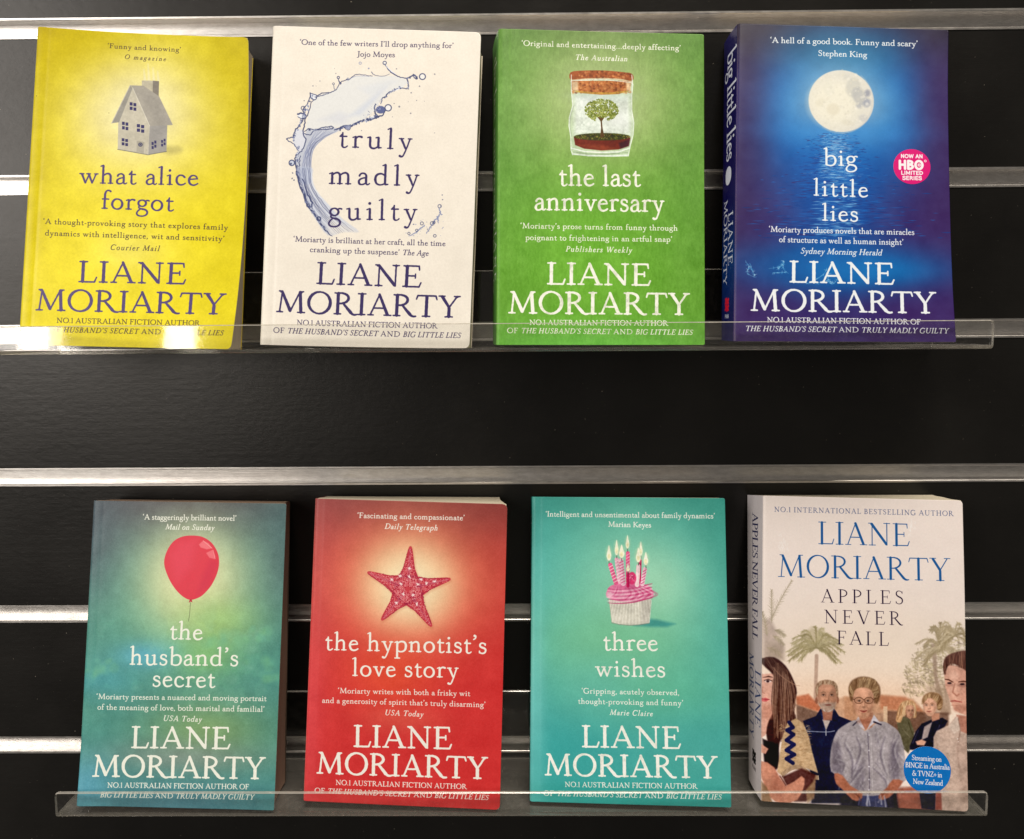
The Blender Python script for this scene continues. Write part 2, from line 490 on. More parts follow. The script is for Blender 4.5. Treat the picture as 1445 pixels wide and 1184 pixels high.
def srgb(c):
    c = np.array(c, float) / 255
    return tuple(np.where(c <= .04045, c / 12.92, ((c + .055) / 1.055) ** 2.4))


def new_mat(name, col, rough, metal=0.0, spec=.5):
    m = bpy.data.materials.new(name)
    m.use_nodes = True
    nt = m.node_tree
    bs = nt.nodes['Principled BSDF']
    bs.inputs['Base Color'].default_value = (*col, 1)
    bs.inputs['Roughness'].default_value = rough
    bs.inputs['Metallic'].default_value = metal
    bs.inputs['Specular IOR Level'].default_value = spec
    return m, nt, bs


# ------------------------------------------------------------------ other materials
def noise_node(nt, scale, detail=4, vec_scale=None, rough=.5):
    tc = nt.nodes.new('ShaderNodeTexCoord')
    nz = nt.nodes.new('ShaderNodeTexNoise')
    nz.inputs['Scale'].default_value = scale
    nz.inputs['Detail'].default_value = detail
    nz.inputs['Roughness'].default_value = rough
    if vec_scale:
        mp = nt.nodes.new('ShaderNodeMapping')
        mp.inputs['Scale'].default_value = vec_scale
        nt.links.new(tc.outputs['Object'], mp.inputs[0])
        nt.links.new(mp.outputs[0], nz.inputs['Vector'])
    else:
        nt.links.new(tc.outputs['Object'], nz.inputs['Vector'])
    return nz


def ramp(nt, src, dst, a, b, lo=.3, hi=.7):
    r = nt.nodes.new('ShaderNodeMapRange')
    r.inputs['From Min'].default_value = lo
    r.inputs['From Max'].default_value = hi
    r.inputs['To Min'].default_value = a
    r.inputs['To Max'].default_value = b
    nt.links.new(src, r.inputs[0])
    nt.links.new(r.outputs[0], dst)


def mix_col(nt, fac, dst, c0, c1):
    r = nt.nodes.new('ShaderNodeValToRGB')
    r.color_ramp.elements[0].color = (*c0, 1)
    r.color_ramp.elements[1].color = (*c1, 1)
    r.color_ramp.elements[0].position = .3
    r.color_ramp.elements[1].position = .7
    nt.links.new(fac, r.inputs[0])
    nt.links.new(r.outputs[0], dst)


# black melamine panel: satin, with the faint leathery relief of the laminate
M_PANEL, nt, bs = new_mat('black_laminate', (.006, .0056, .005), .30)
n1 = noise_node(nt, 160, 5, (1, 1, 1.6), .6)
bp = nt.nodes.new('ShaderNodeBump'); bp.inputs['Strength'].default_value = .3; bp.inputs['Distance'].default_value = .0004
nt.links.new(n1.outputs[0], bp.inputs['Height']); nt.links.new(bp.outputs[0], bs.inputs['Normal'])
n2 = noise_node(nt, 14, 5, None, .6)
ramp(nt, n2.outputs[0], bs.inputs['Roughness'], .29, .36)
bs.inputs['Specular IOR Level'].default_value = .42
mix_col(nt, n2.outputs[0], bs.inputs['Base Color'], (.0045, .0042, .0038), (.008, .0074, .0066))
g1 = noise_node(nt, 30, 6, (.35, 1, 9), .7)                     # long soft scuffs along the boards
b2 = nt.nodes.new('ShaderNodeBump'); b2.inputs['Strength'].default_value = .13; b2.inputs['Distance'].default_value = .0005
nt.links.new(g1.outputs[0], b2.inputs['Height']); nt.links.new(bp.outputs[0], b2.inputs['Normal']); nt.links.new(b2.outputs[0], bs.inputs['Normal'])
g2 = noise_node(nt, 520, 2, None, .5)                           # dust specks
mr = nt.nodes.new('ShaderNodeMapRange'); mr.inputs['From Min'].default_value = .735; mr.inputs['From Max'].default_value = .80
nt.links.new(g2.outputs[0], mr.inputs[0])
mxd = nt.nodes.new('ShaderNodeMixShader'); dd = nt.nodes.new('ShaderNodeBsdfDiffuse'); dd.inputs[0].default_value = (.30, .27, .23, 1)
nt.links.new(mr.outputs[0], mxd.inputs[0]); nt.links.new(bs.outputs[0], mxd.inputs[1]); nt.links.new(dd.outputs[0], mxd.inputs[2])
nt.links.new(mxd.outputs[0], nt.nodes['Material Output'].inputs[0])

# brushed, slightly scratched aluminium insert
M_ALU, nt, bs = new_mat('brushed_aluminium', (.74, .70, .66), .34, 1.0)
n1 = noise_node(nt, 90, 5, (.25, 1, 22), .6)
bp = nt.nodes.new('ShaderNodeBump'); bp.inputs['Strength'].default_value = .25; bp.inputs['Distance'].default_value = .0002
nt.links.new(n1.outputs[0], bp.inputs['Height']); nt.links.new(bp.outputs[0], bs.inputs['Normal'])
n2 = noise_node(nt, 260, 6, (.5, 1, 1), .7)
ramp(nt, n2.outputs[0], bs.inputs['Roughness'], .28, .42)
n3 = noise_node(nt, 420, 7, (.3, 1, 1), .8)
mix_col(nt, n3.outputs[0], bs.inputs['Base Color'], (.62, .60, .58), (.86, .84, .82))


def acrylic(name, tint, gloss, haze, rough, dirt):
    """clear sheet: see-through plus the surface's own reflection, a little dust on it"""
    m = bpy.data.materials.new(name)
    m.use_nodes = True
    nt = m.node_tree
    nt.nodes.clear()
    out = nt.nodes.new('ShaderNodeOutputMaterial')
    tr = nt.nodes.new('ShaderNodeBsdfTransparent'); tr.inputs[0].default_value = (*tint, 1)
    gl = nt.nodes.new('ShaderNodeBsdfGlossy'); gl.inputs['Roughness'].default_value = rough
    gl.inputs[0].default_value = (1, 1, 1, 1)
    df = nt.nodes.new('ShaderNodeBsdfDiffuse'); df.inputs[0].default_value = (.75, .72, .66, 1)
    geo = nt.nodes.new('ShaderNodeNewGeometry')          # Schlick reflectance, the same from both sides of the thin sheet
    dt = nt.nodes.new('ShaderNodeVectorMath'); dt.operation = 'DOT_PRODUCT'
    nt.links.new(geo.outputs['Incoming'], dt.inputs[0])

    def math_(op, a, b):
        q = nt.nodes.new('ShaderNodeMath'); q.operation = op
        for i, v in enumerate((a, b)):
            if v is None:
                continue
            if isinstance(v, (int, float)):
                q.inputs[i].default_value = v
            else:
                nt.links.new(v, q.inputs[i])
        return q.outputs[0]
    f5 = math_('POWER', math_('SUBTRACT', 1.0, math_('ABSOLUTE', dt.outputs['Value'], None)), 5.0)
    mu = nt.nodes.new('ShaderNodeMath'); mu.operation = 'MULTIPLY'; mu.inputs[1].default_value = gloss
    nt.links.new(math_('ADD', math_('MULTIPLY', f5, .96), .04), mu.inputs[0])
    cl = nt.nodes.new('ShaderNodeMath'); cl.operation = 'MINIMUM'; cl.inputs[1].default_value = .95
    nt.links.new(mu.outputs[0], cl.inputs[0])
    a = nt.nodes.new('ShaderNodeMixShader')
    b = nt.nodes.new('ShaderNodeMixShader')
    nz = noise_node(nt, 320, 6, (1, 1, 1), .7)
    ramp(nt, nz.outputs[0], a.inputs[0], haze, haze + dirt, .5, .8)
    nt.links.new(tr.outputs[0], a.inputs[1]); nt.links.new(df.outputs[0], a.inputs[2])
    nt.links.new(cl.outputs[0], b.inputs[0])
    nt.links.new(a.outputs[0], b.inputs[1]); nt.links.new(gl.outputs[0], b.inputs[2])
    nt.links.new(b.outputs[0], out.inputs[0])
    bp = nt.nodes.new('ShaderNodeBump'); bp.inputs['Strength'].default_value = .15; bp.inputs['Distance'].default_value = .0004
    n5 = noise_node(nt, 40, 3)
    nt.links.new(n5.outputs[0], bp.inputs['Height'])
    nt.links.new(bp.outputs[0], gl.inputs['Normal']); nt.links.new(bp.outputs[0], dt.inputs[1])
    return m


M_CLEAR = acrylic('clear_acrylic', (.992, .992, .988), 1.0, .002, .045, .03)
M_BEND = acrylic('acrylic_bend', (.90, .88, .82), 1.6, .13, .16, .14)
M_EDGE = acrylic('polished_acrylic_edge', (.72, .70, .62), 2.4, .34, .2, .3)

M_WHITE_EDGE, nt, bs = new_mat('cut_card_edge', (.78, .74, .66), .7)


def paper_mat(name, light, dark):
    m, nt, bs = new_mat(name, light, .85)
    a = noise_node(nt, 260, 3, (.15, 14, .15), .7)
    mix_col(nt, a.outputs[0], bs.inputs['Base Color'], dark, light)
    bp = nt.nodes.new('ShaderNodeBump'); bp.inputs['Strength'].default_value = .6; bp.inputs['Distance'].default_value = .0003
    nt.links.new(a.outputs[0], bp.inputs['Height']); nt.links.new(bp.outputs[0], bs.inputs['Normal'])
    return m


# ------------------------------------------------------------------ mesh helpers
def link_mesh(name, verts, faces, mats, parent=None, fmat=None, uvs=None, smooth=False):
    me = bpy.data.meshes.new(name)
    me.from_pydata([tuple(v) for v in verts], [], faces)
    for m in mats:
        me.materials.append(m)
    if fmat:
        me.polygons.foreach_set('material_index', fmat)
    if smooth:
        me.polygons.foreach_set('use_smooth', [True] * len(faces))
    if uvs is not None:
        lay = me.uv_layers.new(name='print')
        lay.data.foreach_set('uv', [c for f in faces for i in f for c in uvs[i]])
    me.update()
    o = bpy.data.objects.new(name, me)
    COL.objects.link(o)
    if parent:
        o.parent = parent
    return o


def thing(name, label, cat, loc=(0, 0, 0), rot=(0, 0, 0), group=None):
    o = bpy.data.objects.new(name, None)
    o.empty_display_size = .02
    COL.objects.link(o)
    o.location = loc
    o.rotation_euler = rot
    o['label'] = label
    o['category'] = cat
    if group:
        o['group'] = group
    return o


def extrude_x(name, prof, x0, x1, mats, parent, closed=True, edge_mats=None, nx=1, cap_mat=0):
    """prof: list of (y,z) in mm, extruded along x"""
    n = len(prof)
    V, F, MI = [], [], []
    for i in range(nx + 1):
        x = x0 + (x1 - x0) * i / nx
        V += [(x * MM, y * MM, z * MM) for y, z in prof]
    for i in range(nx):
        for j in range(n if closed else n - 1):
            k = (j + 1) % n
            F.append((i * n + j, i * n + k, (i + 1) * n + k, (i + 1) * n + j))
            MI.append(edge_mats[j] if edge_mats else 0)
    if closed:
        F.append(tuple(range(n)))
        F.append(tuple(reversed(range(nx * n, nx * n + n))))
        MI += [cap_mat, cap_mat]
    return link_mesh(name, V, F, mats, parent, MI)


# ------------------------------------------------------------------ the slatwall
X0, X1 = -760.0, 760.0
HS = 5.27                       # half the slot opening
wall = thing('slatwall', 'black laminate slatwall with silver aluminium slot inserts behind all the books', 'display wall', (0, 0, -.7))
ZB = 700.0                      # children sit above the wall's base


def wz(z):
    return z + ZB


SLOTS = [100.0 * k for k in range(3, -10, -1)]
for i in range(len(SLOTS) - 1):
    top, bot = SLOTS[i] - HS - 1.1, SLOTS[i + 1] + HS + 1.1
    b = .5
    prof = [(0, wz(bot + b)), (b, wz(bot)), (14, wz(bot)), (14, wz(top)), (b, wz(top)), (0, wz(top - b))]
    p_ = extrude_x('panel', prof, X0, X1, [M_PANEL], wall)
for zc in SLOTS[1:-1]:
    a, t = HS, 1.0
    # U-shaped insert: lips on the panel face, floor and ceiling, back
    prof = [(-.45, a + 1.2), (-.45, a), (-.1, a - .35), (7.6, a - .35), (7.6, -a + .35), (-.1, -a + .35), (-.45, -a), (-.45, -a - 1.2), (-.05, -a - 1.2), (-.05, -a - t),
            (9.0, -a - t), (9.0, a + t), (-.05, a + t), (-.05, a + 1.2)]
    prof = [(y, wz(zc + z)) for y, z in prof]
    extrude_x('slot_insert', prof, X0, X1, [M_ALU], wall)

# ------------------------------------------------------------------ clear acrylic shelves


def shelf(label, x0, x1, zbot, yout=-75.0):
    root = thing('acrylic_shelf', label, 'shelf', ((x0 + x1) / 2 * MM, 0, zbot * MM), group='clear acrylic book ledges')
    hw = (x1 - x0) / 2
    t = 2.4
    H = 17.2
    R = 3.2

    def arc(cy, cz, r, a0, a1, n=6):
        return [(cy + r * math.cos(math.radians(a0 + (a1 - a0) * i / n)), cz + r * math.sin(math.radians(a0 + (a1 - a0) * i / n))) for i in range(n + 1)]
    # base: floor with the bend at its front
    o_ = arc(yout + R, R, R, 180, 270)
    i_ = arc(yout + R, R, R - t, 270, 180)
    base = o_ + [(-4.4, 0), (-4.4, t)] + i_
    cap_skip = len(base) - 1        # the joint with the lip: no wall inside the sheet
    V, F, MI = [], [], []
    n = len(base)
    for x in (-hw, hw):
        V += [(x * MM, y * MM, z * MM) for y, z in base]
    for j in range(n):
        if j == cap_skip:
            continue
        k = (j + 1) % n
        F.append((j, k, n + k, n + j)); MI.append(2 if 1 <= j <= 6 else 0)
    F.append(tuple(range(n))); F.append(tuple(reversed(range(n, 2 * n)))); MI += [1, 1]
    link_mesh('ledge_floor', V, F, [M_CLEAR, M_EDGE, M_BEND], root, MI, smooth=False)
    # lip
    tilt = .5
    lp = [(yout, R), (yout + tilt, H - .5), (yout + tilt + .5, H), (yout + tilt + t - .5, H), (yout + tilt + t, H - .5), (yout + t, R)]
    n = len(lp)
    V, F, MI = [], [], []
    c = 2.0                         # rounded top corners of the lip
    cols = [(-hw, -c), (-hw + c * .3, -c * .3), (-hw + c, 0), (hw - c, 0), (hw - c * .3, -c * .3), (hw, -c)]
    for x, dz in cols:
        V += [(x * MM, y * MM, (z + (dz if z > R else 0)) * MM) for y, z in lp]
    for i in range(len(cols) - 1):
        for j in range(n - 1):
            F.append((i * n + j, i * n + j + 1, (i + 1) * n + j + 1, (i + 1) * n + j))
            MI.append(1 if j in (1, 2, 3) else 0)
    F.append(tuple(range(n))); F.append(tuple(reversed(range(5 * n, 6 * n)))); MI += [1, 1]
    link_mesh('front_lip', V, F, [M_CLEAR, M_EDGE], root, MI)
    # back plate against the wall, hooked into the slot above
    bpz = 52.0
    bk = [(-4.4, -.2), (-4.4, bpz - .5), (-3.9, bpz), (-2.6, bpz), (-2.1, bpz - .5), (-2.1, -.2)]
    link = extrude_x('back_plate', bk, -hw + .01, hw - .01, [M_CLEAR, M_EDGE], root, True, [0, 1, 1, 1, 0, 1], 1, 1)
    return root


shelf('long clear acrylic ledge under the upper row of four books', -316.5, 280.5, -211.0)
shelf('long clear acrylic ledge under the lower row of four books', -300.5, 296.5, -509.2)

# ------------------------------------------------------------------ cover artwork
VA, VB = (3.803, 0, 0), (3.803, 0, 240)  # views: zoom factor and crop origin in image pixels
VC, VD, V4 = (4.129, 350, 0), (4.129, 350, 240), (6.568, 400, 80)
VE, VF = (4.129, 680, 0), (4.129, 680, 240)
VG, VH = (3.247, 1000, 0), (3.247, 1000, 240)
VI, VJ = (3.905, 60, 680), (3.905, 60, 910)
VK, VL = (4.25, 400, 680), (4.25, 400, 910)
VM, VN = (4.25, 720, 680), (4.25, 720, 910)
VO, VP = (3.482, 1030, 680), (3.482, 1030, 910)
Q1, Q2, Q3 = (4.935, 1070, 900), (4.735, 1220, 900), (4.817, 1070, 780)


def lines(s, rows, colour):
    for view, txt, x0, y0, x1, y1, size, bold in rows:
        s.view = view
        title = size > 60 and txt.islower()
        s.text(txt, x0, y0, x1, y1, size, colour, bold=bold - (.002 if title else 0), rough=.0022 if size > 60 else 0, wide=1.32 if title else 1.36)


def ring(s, x, y, r, col, w_=2.5, fill=None, alpha=.9):
    if fill:
        s.dot(x, y, r, fill, .8)
    s.line([(x + r * math.cos(a), y + r * math.sin(a)) for a in np.linspace(0, 6.283, 13)], w_, col, alpha)


def cover_house(H):
    s = Sheet(128, 198, H=H, colour=(218, 198, 32))
    s.view = VA
    s.glow(640, 1500, 650, 900, (250, 228, 44), .9, 3)
    s.glow(740, 620, 430, 420, (246, 230, 150), .95, 2.4)
    s.glow(740, 560, 260, 260, (246, 236, 190), .8)
    s.glow(700, 1350, 220, 150, (250, 236, 130), .55)
    s.glow(180, 100, 560, 330, (190, 165, 16), .85)
    s.glow(1360, 150, 260, 600, (194, 172, 26), .75)
    s.glow(150, 900, 160, 500, (206, 184, 28), .6)
    s.grain(14, 60, 5, 11, (1, 1, .5))
    s.grain(6, 5, 2, 12, (1, 1, 1))
    s.mottle(.08, 90)
    # the toy house
    s.oval(915, 812, 55, 22, (186, 172, 100), .6, 12)
    for dx, h_ in ((-22, 60), (0, 90), (26, 70), (50, 50)):
        s.line([(800 + dx, 432), (796 + dx, 432 - h_)], [6, 2], (240, 232, 206), .5, 4)
    s.poly([(762, 433), (822, 434), (820, 522), (780, 500), (762, 462)], (196, 186, 160))
    s.poly([(820, 434), (853, 437), (850, 524), (818, 522)], (140, 131, 118))
    s.poly([(636, 655), (712, 474), (800, 676), (792, 838), (632, 809)], (201, 192, 170))
    s.poly([(800, 676), (893, 678), (888, 820), (792, 838)], (166, 160, 152))
    s.poly([(700, 460), (712, 476), (640, 662), (600, 668)], (160, 154, 142))
    s.poly([(700, 460), (770, 462), (852, 520), (922, 676), (801, 682), (713, 474)], (172, 164, 150))
    s.poly([(760, 500), (840, 520), (910, 670), (830, 676)], (150, 143, 133), .4, 16)
    s.line([(713, 474), (801, 682)], 2.2, (214, 206, 186))
    s.line([(700, 460), (600, 668)], 2, (205, 196, 176))
    s.line([(632, 809), (792, 838), (888, 820)], 2.2, (116, 112, 108), .8)
    s.line([(800, 682), (792, 836)], 1.5, (206, 198, 180), .8)
    blue = (70, 66, 104)

    def win(cx, cy, w_, h_, sk=.12):
        for i in (-1, 1):
            for j in (-1, 1):
                x, y = cx + i * w_ * .55, cy + j * h_ * .55 + i * w_ * sk
                s.poly([(x - w_ * .42, y - h_ * .42), (x + w_ * .42, y - h_ * .38), (x + w_ * .42, y + h_ * .42), (x - w_ * .42, y + h_ * .38)], blue)
    win(714, 576, 18, 22); win(672, 682, 17, 22); win(753, 695, 20, 22); win(670, 770, 17, 20)
    win(823, 784, 13, 20, -.3); win(872, 772, 12, 18, -.3)
    s.poly([(733, 762), (772, 768), (770, 830), (731, 823)], (178, 170, 152))
    s.dot(752, 783, 12, (84, 82, 100)); ring(s, 752, 783, 6, (150, 146, 150), 1.2)
    s.dot(197, 521, 2.5, (70, 60, 20)); s.dot(586, 612, 2, (110, 96, 40))
    q, t = (78, 62, 62), (92, 76, 122)
    lines(s, [
        (VA, '\u2018Funny and knowing\u2019', 580, 253, 972, 275, 27, .014), (VA, '{O magazine', 670, 313, 890, 326, 25, .014),
        (VB, 'what alice', 426, 78, 1052, 90, 98, .012), (VB, 'forgot', 543, 215, 924, 228, 98, .012),
        (VB, '\u2018A thought-provoking story that explores family', 232, 296, 1199, 328, 29, .020),
        (VB, 'dynamics with intelligence, wit and sensitivity\u2019', 243, 358, 1182, 388, 29, .020),
        (VB, '{Courier Mail', 592, 435, 850, 442, 29, .014)], q)
    s.view = VB
    for r in ((VB, 'what alice', 426, 78, 1052, 90, 98, .012), (VB, 'forgot', 543, 215, 924, 228, 98, .012),
              (VB, 'LIANE', 418, 607, 990, 618, 116, .012), (VB, 'MORIARTY', 188, 756, 1197, 779, 116, .012)):
        lines(s, [r], t)
    lines(s, [(VB, 'NO.1 AUSTRALIAN FICTION AUTHOR', 305, 822, 1070, 837, 27, .020),
              (VB, 'OF {THE HUSBAND\u2019S SECRET} AND {BIG LITTLE LIES', 165, 868, 1195, 890, 27, .020)], q)
    return s


def cover_splash(H):
    s = Sheet(128, 198, H=H, colour=(244, 232, 213))
    s.view = VC
    s.grain(5, 70, 4, 21)
    s.grain(3, 4, 2, 22)
    ink, mid, pale = (70, 76, 112), (142, 148, 178), (226, 226, 226)
    s.view = V4
    sheet = [(300, 390), (400, 350), (500, 310), (560, 250), (680, 190), (830, 195), (950, 190), (1040, 190), (1140, 225), (1130, 280),
             (1000, 340), (920, 400), (880, 460), (800, 560), (700, 620), (600, 660), (450, 670), (260, 690), (215, 700), (225, 600), (260, 480)]
    s.poly(sheet, (232, 229, 222), .95, 3, smooth=4)
    s.poly([(620, 560), (760, 440), (900, 320), (960, 290), (860, 420), (720, 560)], (206, 210, 220), .6, 22)
    s.poly([(330, 600), (520, 520), (640, 560), (560, 640)], (214, 214, 218), .5, 26)
    s.poly([(700, 300), (1000, 230), (1060, 240), (820, 380)], (222, 222, 222), .6, 24)
    # the crescent of water
    s.poly([(215, 705), (300, 690), (460, 670), (520, 700), (400, 760), (300, 850), (262, 960), (262, 1182), (170, 1182), (120, 1000), (130, 900), (190, 830)], (184, 190, 206), .75, 5, smooth=3)
    s.poly([(110, 700), (190, 700), (210, 800), (180, 880), (130, 880), (90, 790)], (222, 222, 228), .9, 5, smooth=3)
    rr = random.Random(5)

    def wob(pts, a, r, col, alpha=.9, n=5):
        c = curve(pts, False, n)
        c = [(x + rr.uniform(-a, a), y + rr.uniform(-a, a)) for x, y in c]
        s.line(c, r, col, alpha)
    def rim(pts, n, lo, hi, spread):
        c = curve(pts, False, 12)
        for _ in range(n):
            x, y = c[rr.randrange(len(c))]
            x += rr.uniform(-spread, spread); y += rr.uniform(-spread, spread)
            r = rr.uniform(lo, hi)
            a = rr.uniform(0, 180)
            s.oval(x, y, r * 1.5, r, rr.choice([(244, 244, 244), (210, 214, 226), mid, ink]), .75, 1, a)
            s.oval(x + r * .4, y + r * .3, r * .8, r * .4, rr.choice([ink, (96, 102, 140)]), .7, 1, a)
            s.line([(x - r, y - r * .3), (x, y - r), (x + r, y - r * .2)], [1, 2, 1], ink, .6)
    for k in range(16):
        o = k * 9
        wob([(300 + o * 1.3, 700 + o * .1), (250 + o * .55, 800), (205 + o * .42, 900), (175 + o * .58, 1040), (180 + o * .56, 1182)], 5, [1.2, 3, 1.5], rr.choice([ink, mid, mid, (230, 234, 244)]), .55)
    wob([(255, 350), (235, 430), (185, 500), (200, 560), (160, 640), (110, 700), (90, 760), (30, 780), (100, 830), (140, 890)], 5, [4, 6, 3], ink)
    wob([(310, 370), (265, 440), (240, 520), (210, 580), (195, 660), (185, 720), (210, 800), (180, 880), (120, 930)], 6, [3, 6, 4], ink)
    wob([(120, 920), (110, 1000), (130, 1090), (165, 1182)], 5, [5, 7, 5], ink)
    wob([(160, 930), (150, 1020), (170, 1110), (200, 1182)], 6, [3, 5, 3], ink)
    wob([(262, 1182), (258, 1000), (290, 860), (380, 770), (500, 700)], 2, [2, 3, 2], mid)
    wob([(300, 395), (360, 350), (430, 345), (490, 320), (520, 270), (545, 240), (620, 215), (680, 175), (760, 180), (830, 190)], 3, [5, 3.4, 4, 2], ink)
    wob([(320, 380), (400, 360), (470, 330)], 3, [4, 2], ink)
    wob([(600, 235), (660, 195), (740, 188), (800, 192)], 2, 2, mid)
    wob([(940, 70), (980, 130), (1040, 180), (1100, 205), (1145, 215), (1160, 260), (1165, 310)], 3, [4, 6, 4, 6, 3], ink)
    wob([(945, 75), (1000, 140), (1050, 170)], 2, [2, 5, 2], (236, 236, 240))
    wob([(820, 150), (850, 180), (930, 190), (990, 170)], 2, [4, 2], ink, .7)
    wob([(1145, 215), (1180, 195), (1215, 180), (1245, 215), (1215, 205)], 4, [5, 7, 5], ink)
    ring(s, 1292, 195, 28, ink, 5, (244, 240, 232)); ring(s, 943, 66, 16, ink, 4, (244, 240, 232))
    wob([(1165, 310), (1100, 300), (1040, 320), (990, 345), (930, 395), (905, 450)], 5, [3, 7, 3], ink)
    wob([(1120, 285), (1060, 315), (1000, 330)], 3, [2, 6, 2], (236, 236, 242))
    s.oval(905, 505, 44, 36, (92, 100, 144), .95, 2)
    s.dot(893, 498, 12, (150, 158, 190))
    wob([(860, 450), (850, 500), (870, 560), (920, 560), (950, 510)], 5, [4, 8, 4], ink)
    ring(s, 975, 487, 30, ink, 5, (244, 240, 236))
    for k in range(70):
        x = rr.uniform(740, 920); y = 610 - (x - 740) * .8 + rr.uniform(-70, 12)
        s.dot(x, y, rr.uniform(1.5, 5), rr.choice([ink, mid, (210, 214, 226)]), .6)
    wob([(880, 570), (820, 590), (760, 605), (700, 620), (640, 655), (560, 665), (480, 690)], 5, [9, 12, 7, 9, 5], ink)
    wob([(860, 560), (800, 590), (760, 600)], 3, [5, 12, 5], (240, 240, 244))
    s.poly([(555, 655), (630, 650), (615, 695), (575, 680)], mid, .9, 2); wob([(555, 655), (630, 650), (615, 695), (575, 680), (555, 655)], 2, 3, ink)
    wob([(200, 710), (240, 680), (300, 690), (380, 670), (450, 662), (465, 680), (400, 690), (290, 700), (250, 740), (200, 730)], 3, [4, 5, 4], ink)
    s.poly([(250, 350), (310, 370), (300, 410), (262, 400)], (238, 236, 236)); wob([(250, 350), (310, 370), (300, 410), (262, 400), (250, 350)], 2, 4, ink)
    s.oval(172, 562, 38, 24, (240, 238, 238), 1, 1); wob([(135, 548), (170, 538), (210, 560), (180, 590), (135, 570)], 3, [8, 6, 3], ink)
    ring(s, 185, 490, 18, ink, 3.5); ring(s, 80, 1000, 26, ink, 5, (200, 206, 222)); s.dot(72, 1008, 10, ink, .8)
    ring(s, 513, 203, 11, ink, 4); wob([(513, 215), (520, 240), (535, 255)], 1, [3, 7], ink); ring(s, 468, 262, 9, ink, 2.6); wob([(470, 272), (475, 310)], 1, 2.5, ink)
    ring(s, 716, 68, 11, mid, 3); s.dot(795, 118, 8, mid, .8)
    for x, y, r in ((1405, 172, 7), (1265, 285, 7), (1188, 346, 7), (1238, 418, 5), (1183, 538, 7), (1160, 430, 3), (1030, 447, 5), (1078, 476, 9), (1015, 571, 4),
                    (1053, 122, 6), (195, 420, 6), (277, 282, 6), (306, 283, 3), (342, 236, 5), (490, 165, 5), (478, 118, 3), (85, 1090, 4), (85, 1142, 5), (100, 1162, 6), (728, 700, 5), (1403, 720, 4), (1310, 425, 3)):
        s.dot(x, y, r, (120, 118, 130), .75, 1)
    rim([(270, 370), (240, 450), (190, 540), (180, 600), (130, 700), (90, 780), (140, 860)], 34, 4, 10, 12)
    rim([(300, 390), (400, 350), (500, 300), (560, 245), (660, 190), (820, 190)], 16, 2, 5, 5)
    rim([(900, 480), (860, 560), (780, 605), (690, 630), (600, 665), (500, 690)], 40, 4, 10, 10)
    rim([(1150, 230), (1160, 300), (1080, 300), (1000, 340), (930, 400)], 22, 3, 7, 9)
    rim([(210, 700), (300, 690), (450, 670)], 16, 3, 8, 7)
    rim([(130, 920), (130, 1000), (150, 1090), (185, 1180)], 20, 4, 11, 10)
    rim([(1150, 210), (1210, 195), (1250, 205)], 8, 3, 7, 6)
    s.view = VD
    s.poly([(285, 0), (375, 0), (375, 60), (400, 130), (470, 210), (560, 300), (650, 368), (560, 370), (470, 388), (400, 300), (345, 210), (310, 110)], (188, 194, 210), .7, 5, smooth=3)
    s.poly([(480, 290), (660, 372), (560, 400), (470, 380)], (249, 236, 215), .55, 18)
    for k in range(15):
        o = k / 14
        wob([(290 + 85 * o, 0), (315 + 70 * o, 110 - 10 * o), (350 + 105 * o, 210 - 10 * o), (405 + 140 * o, 300 - 10 * o), (470 + 170 * o, 388 - 26 * o)], 2.5, [1.5, 2.5, .8], rr.choice([ink, mid, mid, (232, 236, 244)]), .5)
    wob([(285, 20), (312, 110), (335, 170), (350, 215), (385, 260), (415, 300), (450, 350), (490, 390)], 4, [5, 8, 5, 6, 2], ink)
    wob([(320, 60), (345, 140), (375, 200), (372, 250)], 4, [3, 5, 3], ink)
    rim([(290, 20), (318, 110), (345, 190), (375, 245), (415, 300), (450, 350)], 34, 2.5, 7, 6)
    rim([(1118, 225), (1120, 265), (1090, 310), (1040, 375)], 12, 1.5, 4, 7)
    ring(s, 415, 293, 11, ink, 4)
    for pts in ([(1118, 235), (1122, 262), (1135, 272)], [(1120, 265), (1095, 300), (1075, 325), (1045, 375)], [(1105, 280), (1112, 318)], [(1030, 330), (1000, 355), (975, 375), (940, 392)]):
        wob(pts, 4, [3, 4, 2], mid, .9)
    for x, y, r in ((1118, 220, 10), (1075, 320, 11), (1015, 320, 9), (1085, 315, 7), (985, 360, 7), (940, 378, 7), (1090, 392, 8)):
        ring(s, x, y, r, ink, 2.4, alpha=.7)
    for k in range(26):
        s.dot(rr.uniform(920, 1140), rr.uniform(290, 400), rr.uniform(1.5, 4), mid, .5)
    for x, y in ((1135, 182), (1133, 155), (968, 325), (262, 28), (258, 60), (270, 68)):
        s.dot(x, y, 4, ink, .6)
    t, q = (66, 56, 98), (70, 60, 92)
    lines(s, [(VC, 'truly', 528, 867, 958, 881, 118, .012), (VD, 'madly', 470, 90, 999, 102, 118, .012), (VD, 'guilty', 470, 297, 988, 302, 118, .012),
              (VD, 'LIANE', 395, 667, 1012, 689, 126, .012), (VD, 'MORIARTY', 160, 830, 1234, 863, 126, .012)], t)
    lines(s, [(VC, '\u2018One of the few writers I\u2019ll drop anything for\u2019', 303, 263, 1199, 284, 31, .020), (VC, 'Jojo Moyes', 640, 333, 859, 338, 31, .020),
              (VD, '\u2018Moriarty is brilliant at her craft, all the time', 265, 424, 1152, 451, 31, .020), (VD, 'cranking up the suspense\u2019 {The Age', 362, 484, 1052, 507, 31, .020),
              (VD, 'NO.1 AUSTRALIAN FICTION AUTHOR', 285, 903, 1104, 923, 30, .020), (VD, 'OF {THE HUSBAND\u2019S SECRET} AND {BIG LITTLE LIES', 148, 948, 1238, 979, 30, .020)], q)
    return s


